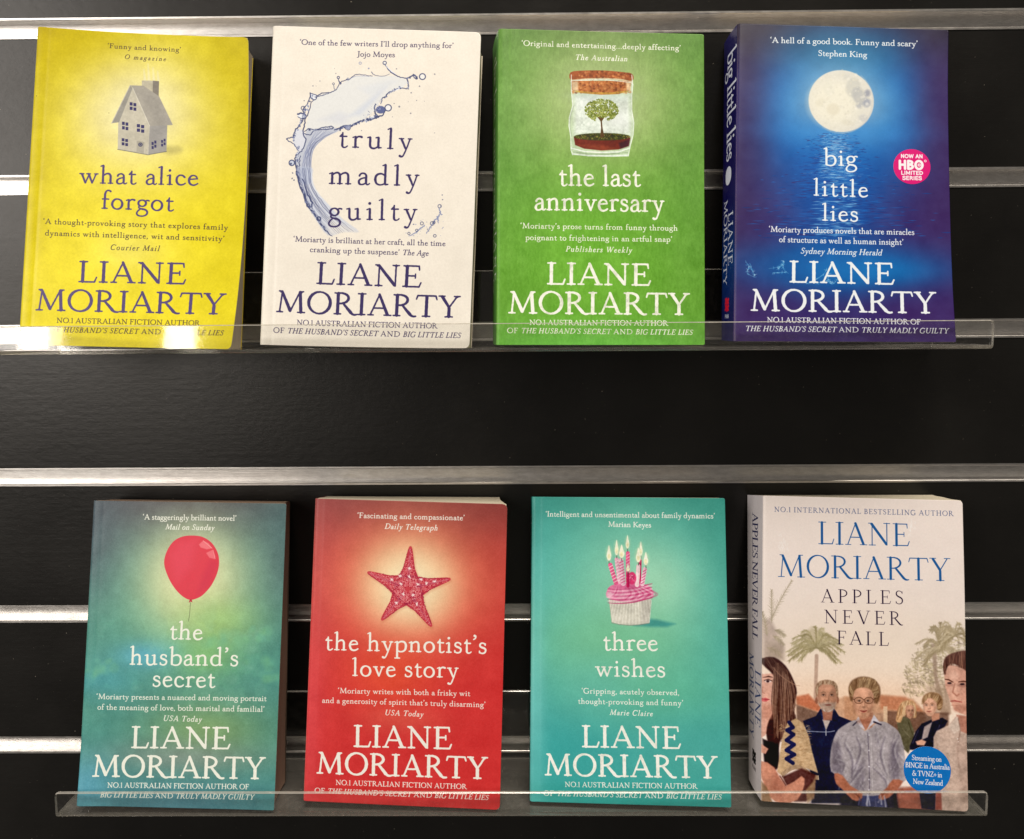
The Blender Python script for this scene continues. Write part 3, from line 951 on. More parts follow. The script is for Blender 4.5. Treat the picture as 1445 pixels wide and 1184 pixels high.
def cover_jar(H):
    s = Sheet(128, 198, H=H, colour=(108, 162, 58))
    s.view = VE
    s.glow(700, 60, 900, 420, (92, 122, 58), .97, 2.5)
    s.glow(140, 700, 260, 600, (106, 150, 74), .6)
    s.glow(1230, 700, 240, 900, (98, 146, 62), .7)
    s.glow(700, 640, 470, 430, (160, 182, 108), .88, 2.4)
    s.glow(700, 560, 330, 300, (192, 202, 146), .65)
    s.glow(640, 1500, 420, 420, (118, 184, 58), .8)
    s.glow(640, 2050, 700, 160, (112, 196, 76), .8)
    s.grain(13, 50, 5, 31, (1, 1, .8))
    s.grain(12, 16, 4, 32, (.8, 1, .6), .4)
    s.grain(5, 4, 2, 33)
    s.mottle(.2, 91)
    rr = random.Random(9)
    body = [(524, 440), (524, 530), (532, 620), (512, 690), (510, 740), (520, 800), (522, 880), (532, 908), (620, 914), (760, 916), (856, 914), (866, 860), (884, 790), (888, 720), (876, 650), (876, 560), (882, 500), (876, 440)]
    s.poly(body, (222, 232, 214), .62, 2)
    s.poly([(545, 560), (860, 560), (868, 790), (540, 790)], (228, 232, 220), .8, 14)
    s.glow(620, 610, 60, 36, (238, 240, 232), .6); s.glow(800, 700, 70, 60, (240, 240, 232), .6)
    s.glow(700, 565, 150, 26, (190, 206, 196), .5)
    # cork
    s.poly([(520, 424), (600, 414), (720, 414), (830, 424), (880, 436), (878, 474), (800, 462), (700, 458), (600, 462), (522, 470)], (160, 84, 44), 1, 1, smooth=3)
    s.poly([(524, 474), (866, 474), (868, 530), (800, 552), (700, 556), (580, 546), (526, 528)], (186, 112, 60), 1, 1)
    for k in range(520):
        x = rr.uniform(524, 876); y = rr.uniform(416, 546)
        if 462 < y < 478 or y < 416 + abs(x - 680) * .07:
            continue
        s.dot(x, y, rr.uniform(2, 8), rr.choice([(120, 58, 30), (206, 132, 76), (150, 80, 44), (98, 44, 28), (222, 156, 96), (184, 100, 52)]), .55, 1.5)
    s.poly([(526, 480), (562, 478), (566, 540), (528, 528)], (232, 212, 172), .75, 5)
    s.poly([(842, 480), (868, 480), (868, 528), (846, 538)], (236, 212, 168), .75, 5)
    s.line([(524, 470), (620, 462), (720, 460), (820, 468), (880, 482)], 3, (216, 190, 150), .85)
    s.line([(552, 536), (640, 546), (760, 548), (850, 536)], 5, (206, 178, 66), .6, 3)
    # soil and dish
    s.poly([(538, 802), (546, 850), (600, 872), (700, 882), (800, 876), (858, 856), (868, 806)], (112, 42, 30), 1, 2)
    s.poly([(560, 850), (700, 880), (790, 872), (700, 850)], (150, 70, 44), .6, 8)
    s.poly([(800, 840), (866, 812), (858, 856), (810, 872)], (52, 26, 44), .7, 6)
    s.oval(703, 802, 164, 22, (62, 60, 26), 1, 2)
    for k in range(260):
        x = rr.uniform(545, 862); y = 802 + rr.uniform(-18, 18) * math.sqrt(max(0, 1 - ((x - 703) / 164) ** 2))
        s.dot(x, y, rr.uniform(1.5, 5), rr.choice([(96, 104, 34), (44, 40, 20), (120, 96, 40), (150, 140, 70), (70, 84, 30)]), .7)
    # tree
    s.line([(704, 796), (702, 752), (698, 706), (694, 676)], [11, 4.5, 4, 3], (88, 62, 34))
    for a, L in ((-62, 60), (-35, 70), (-12, 80), (14, 76), (38, 74), (60, 62)):
        s.line(curve([(698, 712), (698 + L * .5 * math.sin(math.radians(a)), 712 - L * .55), (698 + L * math.sin(math.radians(a)) * 1.2, 712 - L * .95)]), [3.2, 1.2], (96, 72, 38))
    for k in range(1500):
        a, r = rr.uniform(0, 6.283), math.sqrt(rr.random())
        x, y = 700 + 98 * r * math.cos(a), 646 + 66 * r * math.sin(a)
        if y > 690 and abs(x - 700) < 34:
            continue
        if noise_hash(x, y) < .12:
            continue
        s.dot(x, y, rr.uniform(1.6, 4.6), rr.choice([(126, 138, 48), (152, 160, 70), (96, 110, 38), (178, 182, 98), (110, 124, 44)]), .8)
    # glass
    s.line(body[:8], 2.6, (240, 244, 232), .8, .5); s.line(body[8:], 2.6, (240, 244, 232), .75, .5)
    s.line([(p[0] + 6, p[1]) for p in body[2:6]], 2, (150, 160, 140), .5, 1)
    s.line([(522, 868), (600, 888), (700, 894), (800, 890), (864, 868)], 3, (242, 246, 238), .9, .8)
    s.line([(530, 902), (620, 912), (760, 914), (856, 908)], 3.4, (232, 238, 226), .9, .8)
    s.line([(536, 890), (620, 902), (740, 904), (850, 894)], 2.4, (124, 140, 110), .6, 1)
    s.line([(520, 480), (528, 474), (700, 466), (872, 484), (884, 496)], 2, (238, 240, 224), .8)
    c = (250, 247, 224)
    lines(s, [(VE, '\u2018Original and entertaining...deeply affecting\u2019', 232, 268, 1159, 297, 31, .022), (VE, '{The Australian', 545, 350, 850, 359, 31, .022),
              (VF, 'the last', 450, 95, 927, 99, 118, .014), (VF, 'anniversary', 306, 237, 1065, 248, 118, .014),
              (VF, '\u2018Moriarty\u2019s prose turns from funny through', 225, 343, 1142, 357, 31, .022), (VF, 'poignant to frightening in an artful snap\u2019', 255, 411, 1110, 422, 31, .022),
              (VF, '{Publishers Weekly', 490, 478, 875, 485, 31, .022), (VF, 'LIANE', 377, 668, 986, 676, 127, .014), (VF, 'MORIARTY', 150, 836, 1211, 846, 127, .014),
              (VF, 'NO.1 AUSTRALIAN FICTION AUTHOR', 278, 903, 1085, 908, 29, .022), (VF, 'OF {THE HUSBAND\u2019S SECRET} AND {BIG LITTLE LIES', 147, 950, 1226, 961, 29, .022)], c)
    return s


def noise_hash(x, y):
    return .5 + .25 * math.sin(x * .11 + 1.3 * math.sin(y * .09)) + .25 * math.sin(y * .17 + 1.1 * math.sin(x * .13))


def cover_moon(H):
    s = Sheet(130, 200, H=H, colour=(66, 46, 98))
    s.view = VG
    s.glow(600, -60, 1000, 260, (44, 42, 66), 1.0, 3)
    s.glow(100, 480, 130, 700, (58, 46, 88), .8)
    s.glow(1120, 420, 150, 600, (62, 46, 92), .7)
    s.glow(600, 480, 440, 430, (18, 114, 192), .97, 3)
    s.glow(600, -70, 1000, 230, (40, 38, 62), .95, 3)
    s.glow(600, 230, 330, 130, (40, 108, 134), .65, 2.5)
    s.glow(80, 500, 190, 900, (62, 46, 88), .85, 3)
    s.glow(1130, 500, 170, 900, (66, 46, 92), .85, 3)
    s.glow(130, 80, 260, 200, (48, 42, 52), .9)
    s.glow(1100, 80, 230, 200, (46, 42, 54), .9)
    s.glow(614, 470, 270, 200, (86, 160, 200), .65, 2.4)
    s.glow(614, 480, 200, 190, (196, 206, 210), .75, 2.4)
    s.glow(590, 900, 230, 420, (22, 96, 178), .7, 2.4)
    s.glow(640, 600, 280, 50, (60, 140, 206), .6)
    s.view = VH
    s.glow(600, 440, 480, 130, (22, 104, 172), .85, 2.6)
    s.glow(780, 460, 260, 60, (34, 128, 196), .6)
    s.grain(9, 60, 5, 41, (.6, .9, 1))
    s.view = VG
    rr = random.Random(3)
    for k in range(1500):                 # ripples of the sea
        y = rr.uniform(610, 1090)
        spread = 60 + (y - 600) * .42
        x = 590 + rr.gauss(0, spread * .75)
        L = rr.uniform(6, 26) * (.5 + (y - 600) / 480)
        near = abs(x - 595) < 55 + (y - 600) * .12
        col = rr.choice([(150, 200, 230), (96, 166, 216)]) if near and rr.random() < .6 else rr.choice([(16, 60, 130), (34, 110, 190), (60, 44, 100), (20, 76, 150)])
        s.line([(x - L, y), (x, y + rr.uniform(-2, 2)), (x + L, y)], [.4, rr.uniform(1.2, 3), .4], col, .45)
    for k in range(500):
        y = rr.uniform(640, 820); x = rr.gauss(598, 34 + (y - 640) * .12)
        s.line([(x - 8, y), (x + 8, y)], [.4, 1.6, .4], (190, 220, 240), .5)
    # moon
    s.dot(617, 462, 150, (226, 220, 204), 1, 2)
    s.dot(585, 470, 108, (242, 234, 210), .8, 34)
    for x, y, rx, ry, c, a in ((672, 400, 34, 44, (208, 204, 190), .8), (700, 440, 30, 44, (188, 186, 180), .8), (738, 426, 13, 16, (158, 158, 166), .9), (735, 470, 18, 20, (164, 166, 174), .85),
                               (700, 485, 14, 10, (176, 176, 178), .7), (640, 350, 16, 12, (214, 210, 196), .7), (520, 470, 24, 18, (228, 220, 196), .7), (580, 500, 30, 26, (226, 216, 190), .7),
                               (560, 400, 26, 40, (230, 224, 204), .6), (720, 540, 20, 16, (196, 194, 190), .6), (650, 560, 30, 14, (222, 214, 192), .6), (600, 345, 20, 10, (224, 218, 200), .6)):
        s.oval(x, y, rx, ry, c, a, 6, rr.uniform(-30, 30))
    for k in range(160):
        a, r = rr.uniform(0, 6.28), 145 * math.sqrt(rr.random())
        s.dot(617 + r * math.cos(a), 462 + r * math.sin(a), rr.uniform(2, 8), rr.choice([(214, 208, 190), (248, 240, 222), (226, 218, 196)]), .35, 2)
    s.line([(617 + 146 * math.cos(a), 462 + 146 * math.sin(a)) for a in np.linspace(-.9, 2.2, 30)], [1, 5, 1], (206, 200, 192), .5, 3)
    # painted highlights on the laminate's wrinkles, and foam on the water
    s.view = VH
    for pts in ([(172, 420), (186, 440), (178, 470), (210, 488)], [(190, 425), (200, 455), (215, 480)], [(280, 450), (330, 440), (350, 415), (348, 450), (372, 472)], [(325, 450), (345, 430)],
                [(455, 520), (490, 505), (530, 480), (550, 455)], [(500, 520), (545, 505), (575, 520), (600, 500)], [(300, 470), (360, 466)], [(560, 470), (556, 500), (580, 515)]):
        s.line(curve(pts), [.6, 1.6, .6], (120, 186, 216), .55, 1.2)
        for _ in range(16):
            q = rr.choice(curve(pts))
            a_ = rr.uniform(0, 6.28)
            s.line([(q[0], q[1]), (q[0] + 12 * math.cos(a_), q[1] + 8 * math.sin(a_))], [1.8, .5], rr.choice([(120, 190, 224), (60, 140, 200), (190, 220, 232)]), .5, 1)
    c = (240, 240, 238)
    lines(s, [(VG, '\u2018A hell of a good book. Funny and scary\u2019', 285, 196, 962, 213, 27, .022), (VG, 'Stephen King', 508, 256, 733, 263, 27, .022),
              (VG, 'big', 538, 755, 694, 757, 80, .012), (VH, 'little', 488, 113, 744, 121, 80, .012), (VH, 'lies', 528, 228, 699, 233, 80, .012),
              (VH, '\u2018Moriarty produces novels that are miracles', 280, 280, 954, 295, 27, .022), (VH, 'of structure as well as human insight\u2019', 328, 327, 904, 341, 27, .022),
              (VH, '{Sydney Morning Herald', 428, 380, 804, 389, 27, .020), (VH, 'LIANE', 372, 512, 861, 523, 101, .014), (VH, 'MORIARTY', 190, 643, 1050, 656, 101, .014),
              (VH, 'NO.1 AUSTRALIAN FICTION AUTHOR OF', 270, 697, 977, 707, 24, .022), (VH, '{THE HUSBAND\u2019S SECRET} AND {TRULY MADLY GUILTY', 168, 737, 1097, 749, 24, .022)], c)
    return s


def cover_balloon(H):
    s = Sheet(128, 198, H=H, colour=(80, 142, 130))
    s.view = VI
    s.glow(700, -60, 1100, 420, (94, 86, 90), .97, 3)
    s.glow(240, 300, 220, 460, (80, 92, 100), .8)
    s.glow(1340, 420, 170, 420, (84, 110, 110), .8)
    s.glow(700, 850, 620, 260, (88, 166, 138), .65)
    s.glow(830, 560, 330, 330, (226, 226, 162), .95, 2.3)
    s.glow(820, 480, 200, 200, (240, 236, 186), .6)
    s.glow(960, 760, 220, 120, (164, 202, 112), .65)
    s.glow(620, 960, 200, 80, (92, 170, 190), .7)
    s.view = VJ
    s.glow(600, 60, 160, 60, (96, 178, 200), .7)
    s.glow(880, 60, 200, 120, (146, 200, 104), .6)
    s.glow(330, 200, 190, 90, (84, 170, 178), .7)
    s.glow(900, 470, 330, 170, (152, 176, 102), .7)
    s.glow(280, 480, 150, 240, (80, 150, 134), .7)
    s.glow(760, 620, 420, 90, (142, 152, 140), .75)
    s.glow(700, 870, 700, 130, (84, 136, 148), .9)
    s.glow(240, 760, 160, 150, (100, 170, 188), .8)
    n = noise(s.Hh, s.W, 130, 6, 51)
    band = np.exp(-((s.Y - 108) / 34) ** 2)
    puff = np.clip((n - .03) * 9, 0, 1) * band
    s.img = s.img * (1 - puff[..., None] * .28) + np.array((150, 206, 170), np.float32) * puff[..., None] * .28
    edge = np.clip(1 - np.abs(n - .03) * 26, 0, 1) * band
    s.img += edge[..., None] * np.array((5, 8, 4), np.float32)
    s.grain(12, 46, 5, 52, (.8, 1, .9))
    s.grain(8, 4, 2, 53)
    s.view = VJ
    rr = random.Random(12)
    for cx, cy, sc_ in ((1010, -20, 1.0), (1220, 90, .9), (1290, 190, .8), (330, 110, .8), (240, 160, .7), (1190, -60, .8)):
        for k in range(26):
            s.dot(cx + rr.uniform(-110, 90) * sc_, cy + rr.uniform(-46, 46) * sc_, rr.uniform(10, 34) * sc_, rr.choice([(142, 206, 128), (120, 196, 160), (104, 176, 150)]), .13, 8)
    s.view = VI
    egg = [(822, 296), (880, 303), (932, 336), (965, 390), (973, 445), (962, 505), (930, 570), (885, 622), (850, 642), (818, 650), (786, 640), (745, 606), (705, 550), (676, 480), (671, 430), (690, 372), (724, 326), (770, 302)]
    s.poly(egg, (228, 60, 76), 1, .6, smooth=4)
    s.poly([(700, 400), (760, 330), (850, 320), (820, 470), (740, 560)], (240, 84, 104), .35, 26)
    s.poly([(930, 420), (965, 450), (920, 570), (850, 630), (880, 520)], (212, 48, 76), .5, 16)
    s.poly([(862, 345), (885, 324), (915, 338), (935, 366), (905, 372), (872, 362)], (250, 128, 132), .85, 2)
    s.poly([(902, 392), (938, 374), (952, 410), (950, 426), (920, 418)], (250, 128, 132), .8, 2)
    s.line([(885, 324), (935, 366)], 1.2, (255, 190, 180), .8); s.line([(940, 376), (952, 424)], 1.2, (255, 180, 172), .8)
    s.poly([(812, 646), (822, 646), (826, 664), (816, 660), (806, 666)], (196, 50, 66))
    s.line([(815, 665), (813, 700), (810, 735), (804, 768)], 1.5, (96, 96, 72), .8)
    c = (249, 247, 228)
    lines(s, [(VI, '\u2018A staggeringly brilliant novel\u2019', 552, 207, 1068, 214, 29, .022), (VI, '{Mail on Sunday', 675, 261, 945, 266, 29, .022),
              (VI, 'the', 698, 866, 882, 870, 94, .014), (VJ, 'husband\u2019s', 478, 108, 1080, 116, 96, .014), (VJ, 'secret', 603, 228, 950, 235, 96, .014),
              (VJ, '\u2018Moriarty presents a nuanced and moving portrait', 297, 298, 1235, 309, 29, .022), (VJ, 'of the meaning of love, both marital and familial\u2019', 303, 356, 1224, 368, 29, .022),
              (VJ, '{USA Today', 662, 418, 875, 424, 29, .022), (VJ, 'LIANE', 484, 567, 1034, 573, 116, .014), (VJ, 'MORIARTY', 272, 724, 1228, 738, 116, .014),
              (VJ, 'NO.1 AUSTRALIAN FICTION AUTHOR OF', 357, 785, 1138, 794, 27, .022), (VJ, '{BIG LITTLE LIES} AND {TRULY MADLY GUILTY', 318, 838, 1165, 851, 27, .022)], c)
    return s


def cover_star(H):
    s = Sheet(128, 198, H=H, colour=(216, 58, 56))
    s.view = VK
    s.glow(700, -40, 1100, 420, (142, 76, 72), .92, 2.6)
    s.glow(1330, 40, 420, 380, (128, 62, 58), .85, 2.5)
    s.glow(170, 40, 300, 330, (140, 70, 68), .7, 2.5)
    s.glow(220, 520, 120, 500, (196, 84, 80), .6)
    s.glow(1280, 560, 160, 360, (196, 76, 66), .6)
    s.glow(750, 600, 430, 400, (238, 142, 96), .85, 2.3)
    s.glow(750, 620, 300, 280, (255, 222, 166), .97, 2.6)
    s.glow(760, 620, 190, 190, (255, 240, 200), .7)
    s.view = VL
    s.glow(640, 170, 260, 200, (240, 88, 56), .7)
    s.glow(700, 440, 240, 80, (232, 104, 84), .55)
    s.glow(160, 500, 80, 700, (232, 80, 84), .6)
    s.grain(10, 60, 5, 61, (1, .7, .6))
    s.grain(6, 4, 2, 62)
    s.view = VK
    rr = random.Random(8)
    C = (746, 640)
    tips = [(762, 392), (994, 580), (884, 856), (594, 818), (512, 541)]
    seg_ = []
    kk = s.k()
    for t in tips:
        pts = curve([C, (C[0] * .55 + t[0] * .45, C[1] * .55 + t[1] * .45), t], False, 8)
        rs = np.interp(np.linspace(0, 1, len(pts)), [0, .3, .5, 1], [92, 60, 38, 9])
        for i in range(len(pts) - 1):
            a, b = s.p(*pts[i]), s.p(*pts[i + 1])
            seg_.append((*a, *b, rs[i] * kk, rs[i + 1] * kk))
    s.segs([(q[0] + .5, q[1] + .8, q[2] + .5, q[3] + .8, q[4], q[5]) for q in seg_], (190, 90, 60), .35, 1.2)
    s.segs(seg_, (208, 70, 78), 1, .05)
    for t in tips:
        L = math.hypot(t[0] - C[0], t[1] - C[1])
        ux, uy = (t[0] - C[0]) / L, (t[1] - C[1]) / L
        d = 18.0
        while d < L - 6:
            hw = np.interp(d / L, [0, .3, .5, 1], [90, 58, 36, 7])
            o = -hw
            while o <= hw:
                e = abs(o) / max(hw, 1)
                x, y = C[0] + ux * d - uy * o + rr.uniform(-1.5, 1.5), C[1] + uy * d + ux * o + rr.uniform(-1.5, 1.5)
                s.dot(x, y, rr.uniform(2.2, 3.4), (150, 28, 62) if e > .8 else rr.choice([(240, 150, 152), (246, 178, 170), (232, 120, 126), (170, 34, 56)]), .85, .6)
                o += 8.5
            d += 8.5
        s.line([(C[0] + ux * 60, C[1] + uy * 60), (t[0] - ux * 12, t[1] - uy * 12)], [5, 1.5], (156, 26, 62), .45, 3)
        for off in (-6, 6):
            s.line([(C[0] + ux * 50 - uy * off, C[1] + uy * 50 + ux * off), (t[0] - ux * 10, t[1] - uy * 10)], [2.5, 1], (240, 170, 176), .35, 1)
    for x, y in ((756, 514), (755, 566), (650, 582), (704, 606), (806, 610), (858, 606), (906, 594), (718, 668), (778, 674), (678, 720), (800, 728), (700, 560), (826, 580)):
        s.dot(x, y, 13, (170, 30, 60), .5, 4)
        for k in range(9):
            a = rr.uniform(0, 6.28)
            s.line([(x, y), (x + 13 * math.cos(a), y + 13 * math.sin(a))], [4, 1], (250, 206, 200), .8, .6)
        s.dot(x, y, 5, (255, 232, 222), .9, 1)
    c = (250, 244, 228)
    lines(s, [(VK, '\u2018Fascinating and compassionate\u2019', 443, 214, 1087, 229, 31, .022), (VK, '{Daily Telegraph', 606, 279, 924, 289, 31, .022),
              (VK, 'the hypnotist\u2019s', 248, 1002, 1221, 1024, 103, .014), (VL, 'love story', 410, 180, 1051, 191, 103, .014),
              (VL, '\u2018Moriarty writes with both a frisky wit', 327, 284, 1120, 301, 31, .022), (VL, 'and a generosity of spirit that\u2019s truly disarming\u2019', 232, 342, 1212, 368, 31, .022),
              (VL, '{USA Today', 606, 416, 837, 426, 31, .022), (VL, 'LIANE', 416, 607, 1010, 621, 128, .014), (VL, 'MORIARTY', 195, 768, 1225, 802, 128, .014),
              (VL, 'NO.1 AUSTRALIAN FICTION AUTHOR', 313, 837, 1099, 863, 29, .022), (VL, 'OF {THE HUSBAND\u2019S SECRET} AND {BIG LITTLE LIES', 187, 885, 1228, 929, 29, .022)], c)
    return s


def cover_cupcake(H):
    s = Sheet(129, 199, H=H, colour=(76, 172, 164))
    s.view = VM
    s.glow(700, -60, 1000, 380, (58, 148, 132), .9, 2.5)
    s.glow(1260, 300, 220, 500, (62, 148, 130), .7)
    s.glow(700, 640, 520, 560, (134, 202, 168), .9, 2.2)
    s.glow(860, 620, 240, 240, (172, 222, 186), .8)
    s.glow(600, 980, 520, 260, (128, 198, 146), .75)
    s.view = VN
    s.glow(880, 300, 500, 200, (108, 190, 148), .65)
    s.glow(520, 280, 240, 240, (106, 186, 166), .5)
    s.glow(300, 640, 420, 200, (60, 164, 158), .6)
    s.glow(1100, 700, 330, 260, (84, 172, 156), .7)
    s.glow(700, 960, 900, 110, (44, 156, 142), .7)
    s.glow(150, 300, 60, 700, (126, 206, 196), .6)
    s.grain(7, 70, 5, 71, (.7, 1, .9))
    s.grain(5, 4, 2, 72)
    s.mottle(.14, 92)
    s.view = VM
    rr = random.Random(4)
    s.poly([(800, 815), (880, 822), (990, 848), (940, 866), (840, 866), (740, 858)], (36, 120, 126), .6, 9)
    wrap = [(590, 704), (845, 700), (838, 770), (834, 842), (770, 852), (715, 855), (655, 850), (608, 838), (600, 770)]
    s.poly(wrap, (226, 220, 198), 1, 1)
    for k in range(27):
        f = k / 26
        x0, x1 = 594 + 248 * f, 612 + 218 * f
        y1 = 838 + 16 * math.sin(math.pi * f)
        s.line([(x0, 708), (x1, y1)], 2.2, (176, 168, 150), .75, .6)
        s.line([(x0 + 4, 708), (x1 + 4, y1)], 1.8, (248, 244, 228), .8, .6)
    s.poly([(780, 705), (846, 700), (834, 842), (790, 850)], (168, 160, 150), .35, 10)
    s.line([(610, 842), (655, 852), (715, 857), (775, 854), (832, 844)], 3, (140, 140, 126), .6, 1)
    # frosting
    pk, lt, dk = (226, 128, 162), (244, 190, 202), (190, 62, 108)
    s.poly([(580, 650), (600, 622), (660, 604), (760, 604), (830, 620), (858, 660), (850, 690), (790, 708), (700, 714), (620, 706), (578, 682)], pk, 1, 1, smooth=4)
    s.poly([(790, 640), (856, 655), (848, 690), (780, 706), (740, 700)], dk, .6, 12)
    for i in range(9):
        y = 616 + i * 10.5
        s.line(curve([(586 - (i % 2) * 6, y + 22), (650, y + 26), (740, y + 18), (820, y - 2), (850, y - 8)]), [1.5, 4.5, 2], lt if i % 2 else dk, .75, 1.4)
    for i in range(26):                                    # piped swirls
        t = i / 25
        x0 = 586 + 262 * t
        s.line(curve([(x0, 704 - 26 * abs(t - .5)), (x0 + 34, 668), (640 + 150 * t, 622)]), [3, 4.5, 1.5], rr.choice([lt, (248, 208, 214), dk, (236, 150, 176)]), .35, 2)
    for i in range(5):
        s.poly([(572, 660 + i * 7), (600, 656 + i * 7), (620, 664 + i * 7), (596, 668 + i * 7)], lt, .8, 2)
    s.poly([(620, 628), (700, 612), (790, 616), (760, 640), (690, 644)], (210, 84, 130), .6, 8)
    # candles
    def candle(x0, y0, x1, y1, r, col, stripe=None):
        s.line([(x0, y0), (x1, y1)], r, col)
        s.line([(x0 + r * .5, y0), (x1 + r * .5, y1)], r * .35, tuple(int(v * .82) for v in col), .5, 1)
        if stripe:
            n = max(3, int(abs(y1 - y0) / 17))
            for i in range(n):
                f = (i + .5) / n
                x, y = x0 + (x1 - x0) * f, y0 + (y1 - y0) * f
                s.line([(x - r * .8, y + 6), (x + r * .8, y - 6)], 2.6, stripe, .9)
    candle(705, 425, 705, 590, 12, (232, 96, 140), (244, 160, 180))
    candle(638, 462, 656, 596, 12, (240, 176, 192), (250, 222, 222))
    candle(780, 468, 776, 600, 8, (204, 44, 96))
    candle(664, 470, 678, 606, 15, (240, 190, 202), (214, 84, 130))
    candle(600, 495, 634, 604, 13, (232, 98, 142), (248, 196, 200))
    candle(808, 520, 792, 612, 12, (244, 196, 206), (212, 80, 126))
    candle(768, 503, 760, 616, 12, (250, 216, 214))
    s.oval(730, 575, 26, 38, (222, 62, 112), 1, 3)
    for k in range(14):
        s.line(curve([(700 + rr.uniform(0, 20), 600), (712 + rr.uniform(0, 30), 560), (740 + rr.uniform(-10, 10), 560 + rr.uniform(0, 40))]), [1, 3, 1], rr.choice([(240, 130, 160), (186, 36, 88), (250, 170, 190)]), .7, .8)
    candle(705, 545, 706, 622, 9, (206, 40, 92))
    for x, y, wx, wy, in_ in ((592, 424, 14, 46, 0), (638, 392, 12, 46, 0), (668, 414, 17, 40, 0), (703, 358, 11, 40, 0), (783, 398, 11, 42, 0), (768, 436, 15, 44, 0), (813, 458, 14, 40, 0), (706, 512, 10, 22, 0)):
        s.line([(x, y + wy - 4), (x + 1, y + wy + 16)], [3, 2.4], (58, 70, 66), .85, 1)
        s.oval(x, y + 6, wx * 1.5, wy * 1.1, (214, 226, 180), .35, 7)
        s.poly([(x, y - wy), (x + wx * .55, y - wy * .3), (x + wx, y + wy * .35), (x + wx * .6, y + wy * .85), (x, y + wy), (x - wx * .6, y + wy * .85), (x - wx, y + wy * .35), (x - wx * .55, y - wy * .3)], (250, 246, 216), .97, 1.5, smooth=3)
        s.oval(x, y + wy * .45, wx * .5, wy * .34, (240, 226, 166), .7, 3)
    c = (250, 247, 230)
    lines(s, [(VM, '\u2018Intelligent and unsentimental about family dynamics\u2019', 212, 206, 1227, 218, 31, .022), (VM, 'Marian Keyes', 587, 267, 845, 272, 31, .022),
              (VM, 'three', 556, 1005, 887, 1008, 103, .014), (VN, 'wishes', 509, 184, 932, 189, 103, .014),
              (VN, '\u2018Gripping, acutely observed,', 428, 287, 1014, 298, 31, .022), (VN, 'thought-provoking and funny\u2019', 407, 349, 1037, 360, 31, .022), (VN, '{Marie Claire', 595, 416, 853, 424, 31, .022),
              (VN, 'LIANE', 426, 610, 1023, 620, 127, .014), (VN, 'MORIARTY', 203, 780, 1246, 799, 127, .014),
              (VN, 'NO.1 AUSTRALIAN FICTION AUTHOR', 327, 850, 1122, 862, 29, .022), (VN, 'OF {THE HUSBAND\u2019S SECRET} AND {BIG LITTLE LIES', 200, 903, 1265, 927, 29, .022)], c)
    return s


def frond(s, x0, y0, x1, y1, col, r=2.0, n=12, droop=14, leaf=26, alpha=.7, rr=None):
    pts = curve([(x0, y0), ((x0 + x1) / 2, (y0 + y1) / 2 - droop), (x1, y1)], False, n)
    s.line(pts, [r, r * .4], col, alpha)
    L = len(pts)
    for i in range(2, L, 1):
        x, y = pts[i]
        px, py = pts[i - 1]
        a = math.atan2(y - py, x - px)
        for sd in (-1, 1):
            aa = a + sd * rr.uniform(.5, .95)
            o2 = rr.randint(-20, 20)
            ll = leaf * (.45 + .55 * math.sin(math.pi * min(1, i / L + .12))) * rr.uniform(.7, 1.15)
            s.line([(x, y), (x + ll * math.cos(aa), y + ll * math.sin(aa) + ll * .16)], [r * .9, .5], tuple(c + o2 for c in col), alpha)


def strands(s, starts, ends, n, cols, rr, r=1.6, bend=14, alpha=.7):
    a, b = curve(starts, False, 10), curve(ends, False, 10)
    for _ in range(n):
        t = rr.random()
        p, q = a[int(t * (len(a) - 1))], b[int(min(1, max(0, t + rr.uniform(-.06, .06))) * (len(b) - 1))]
        m = ((p[0] + q[0]) / 2 + rr.uniform(-bend, bend), (p[1] + q[1]) / 2 + rr.uniform(-bend, bend))
        s.line(curve([p, m, q], False, 4), [r * .5, r * rr.uniform(.7, 1.5), r * .4], rr.choice(cols), alpha, r * .5)


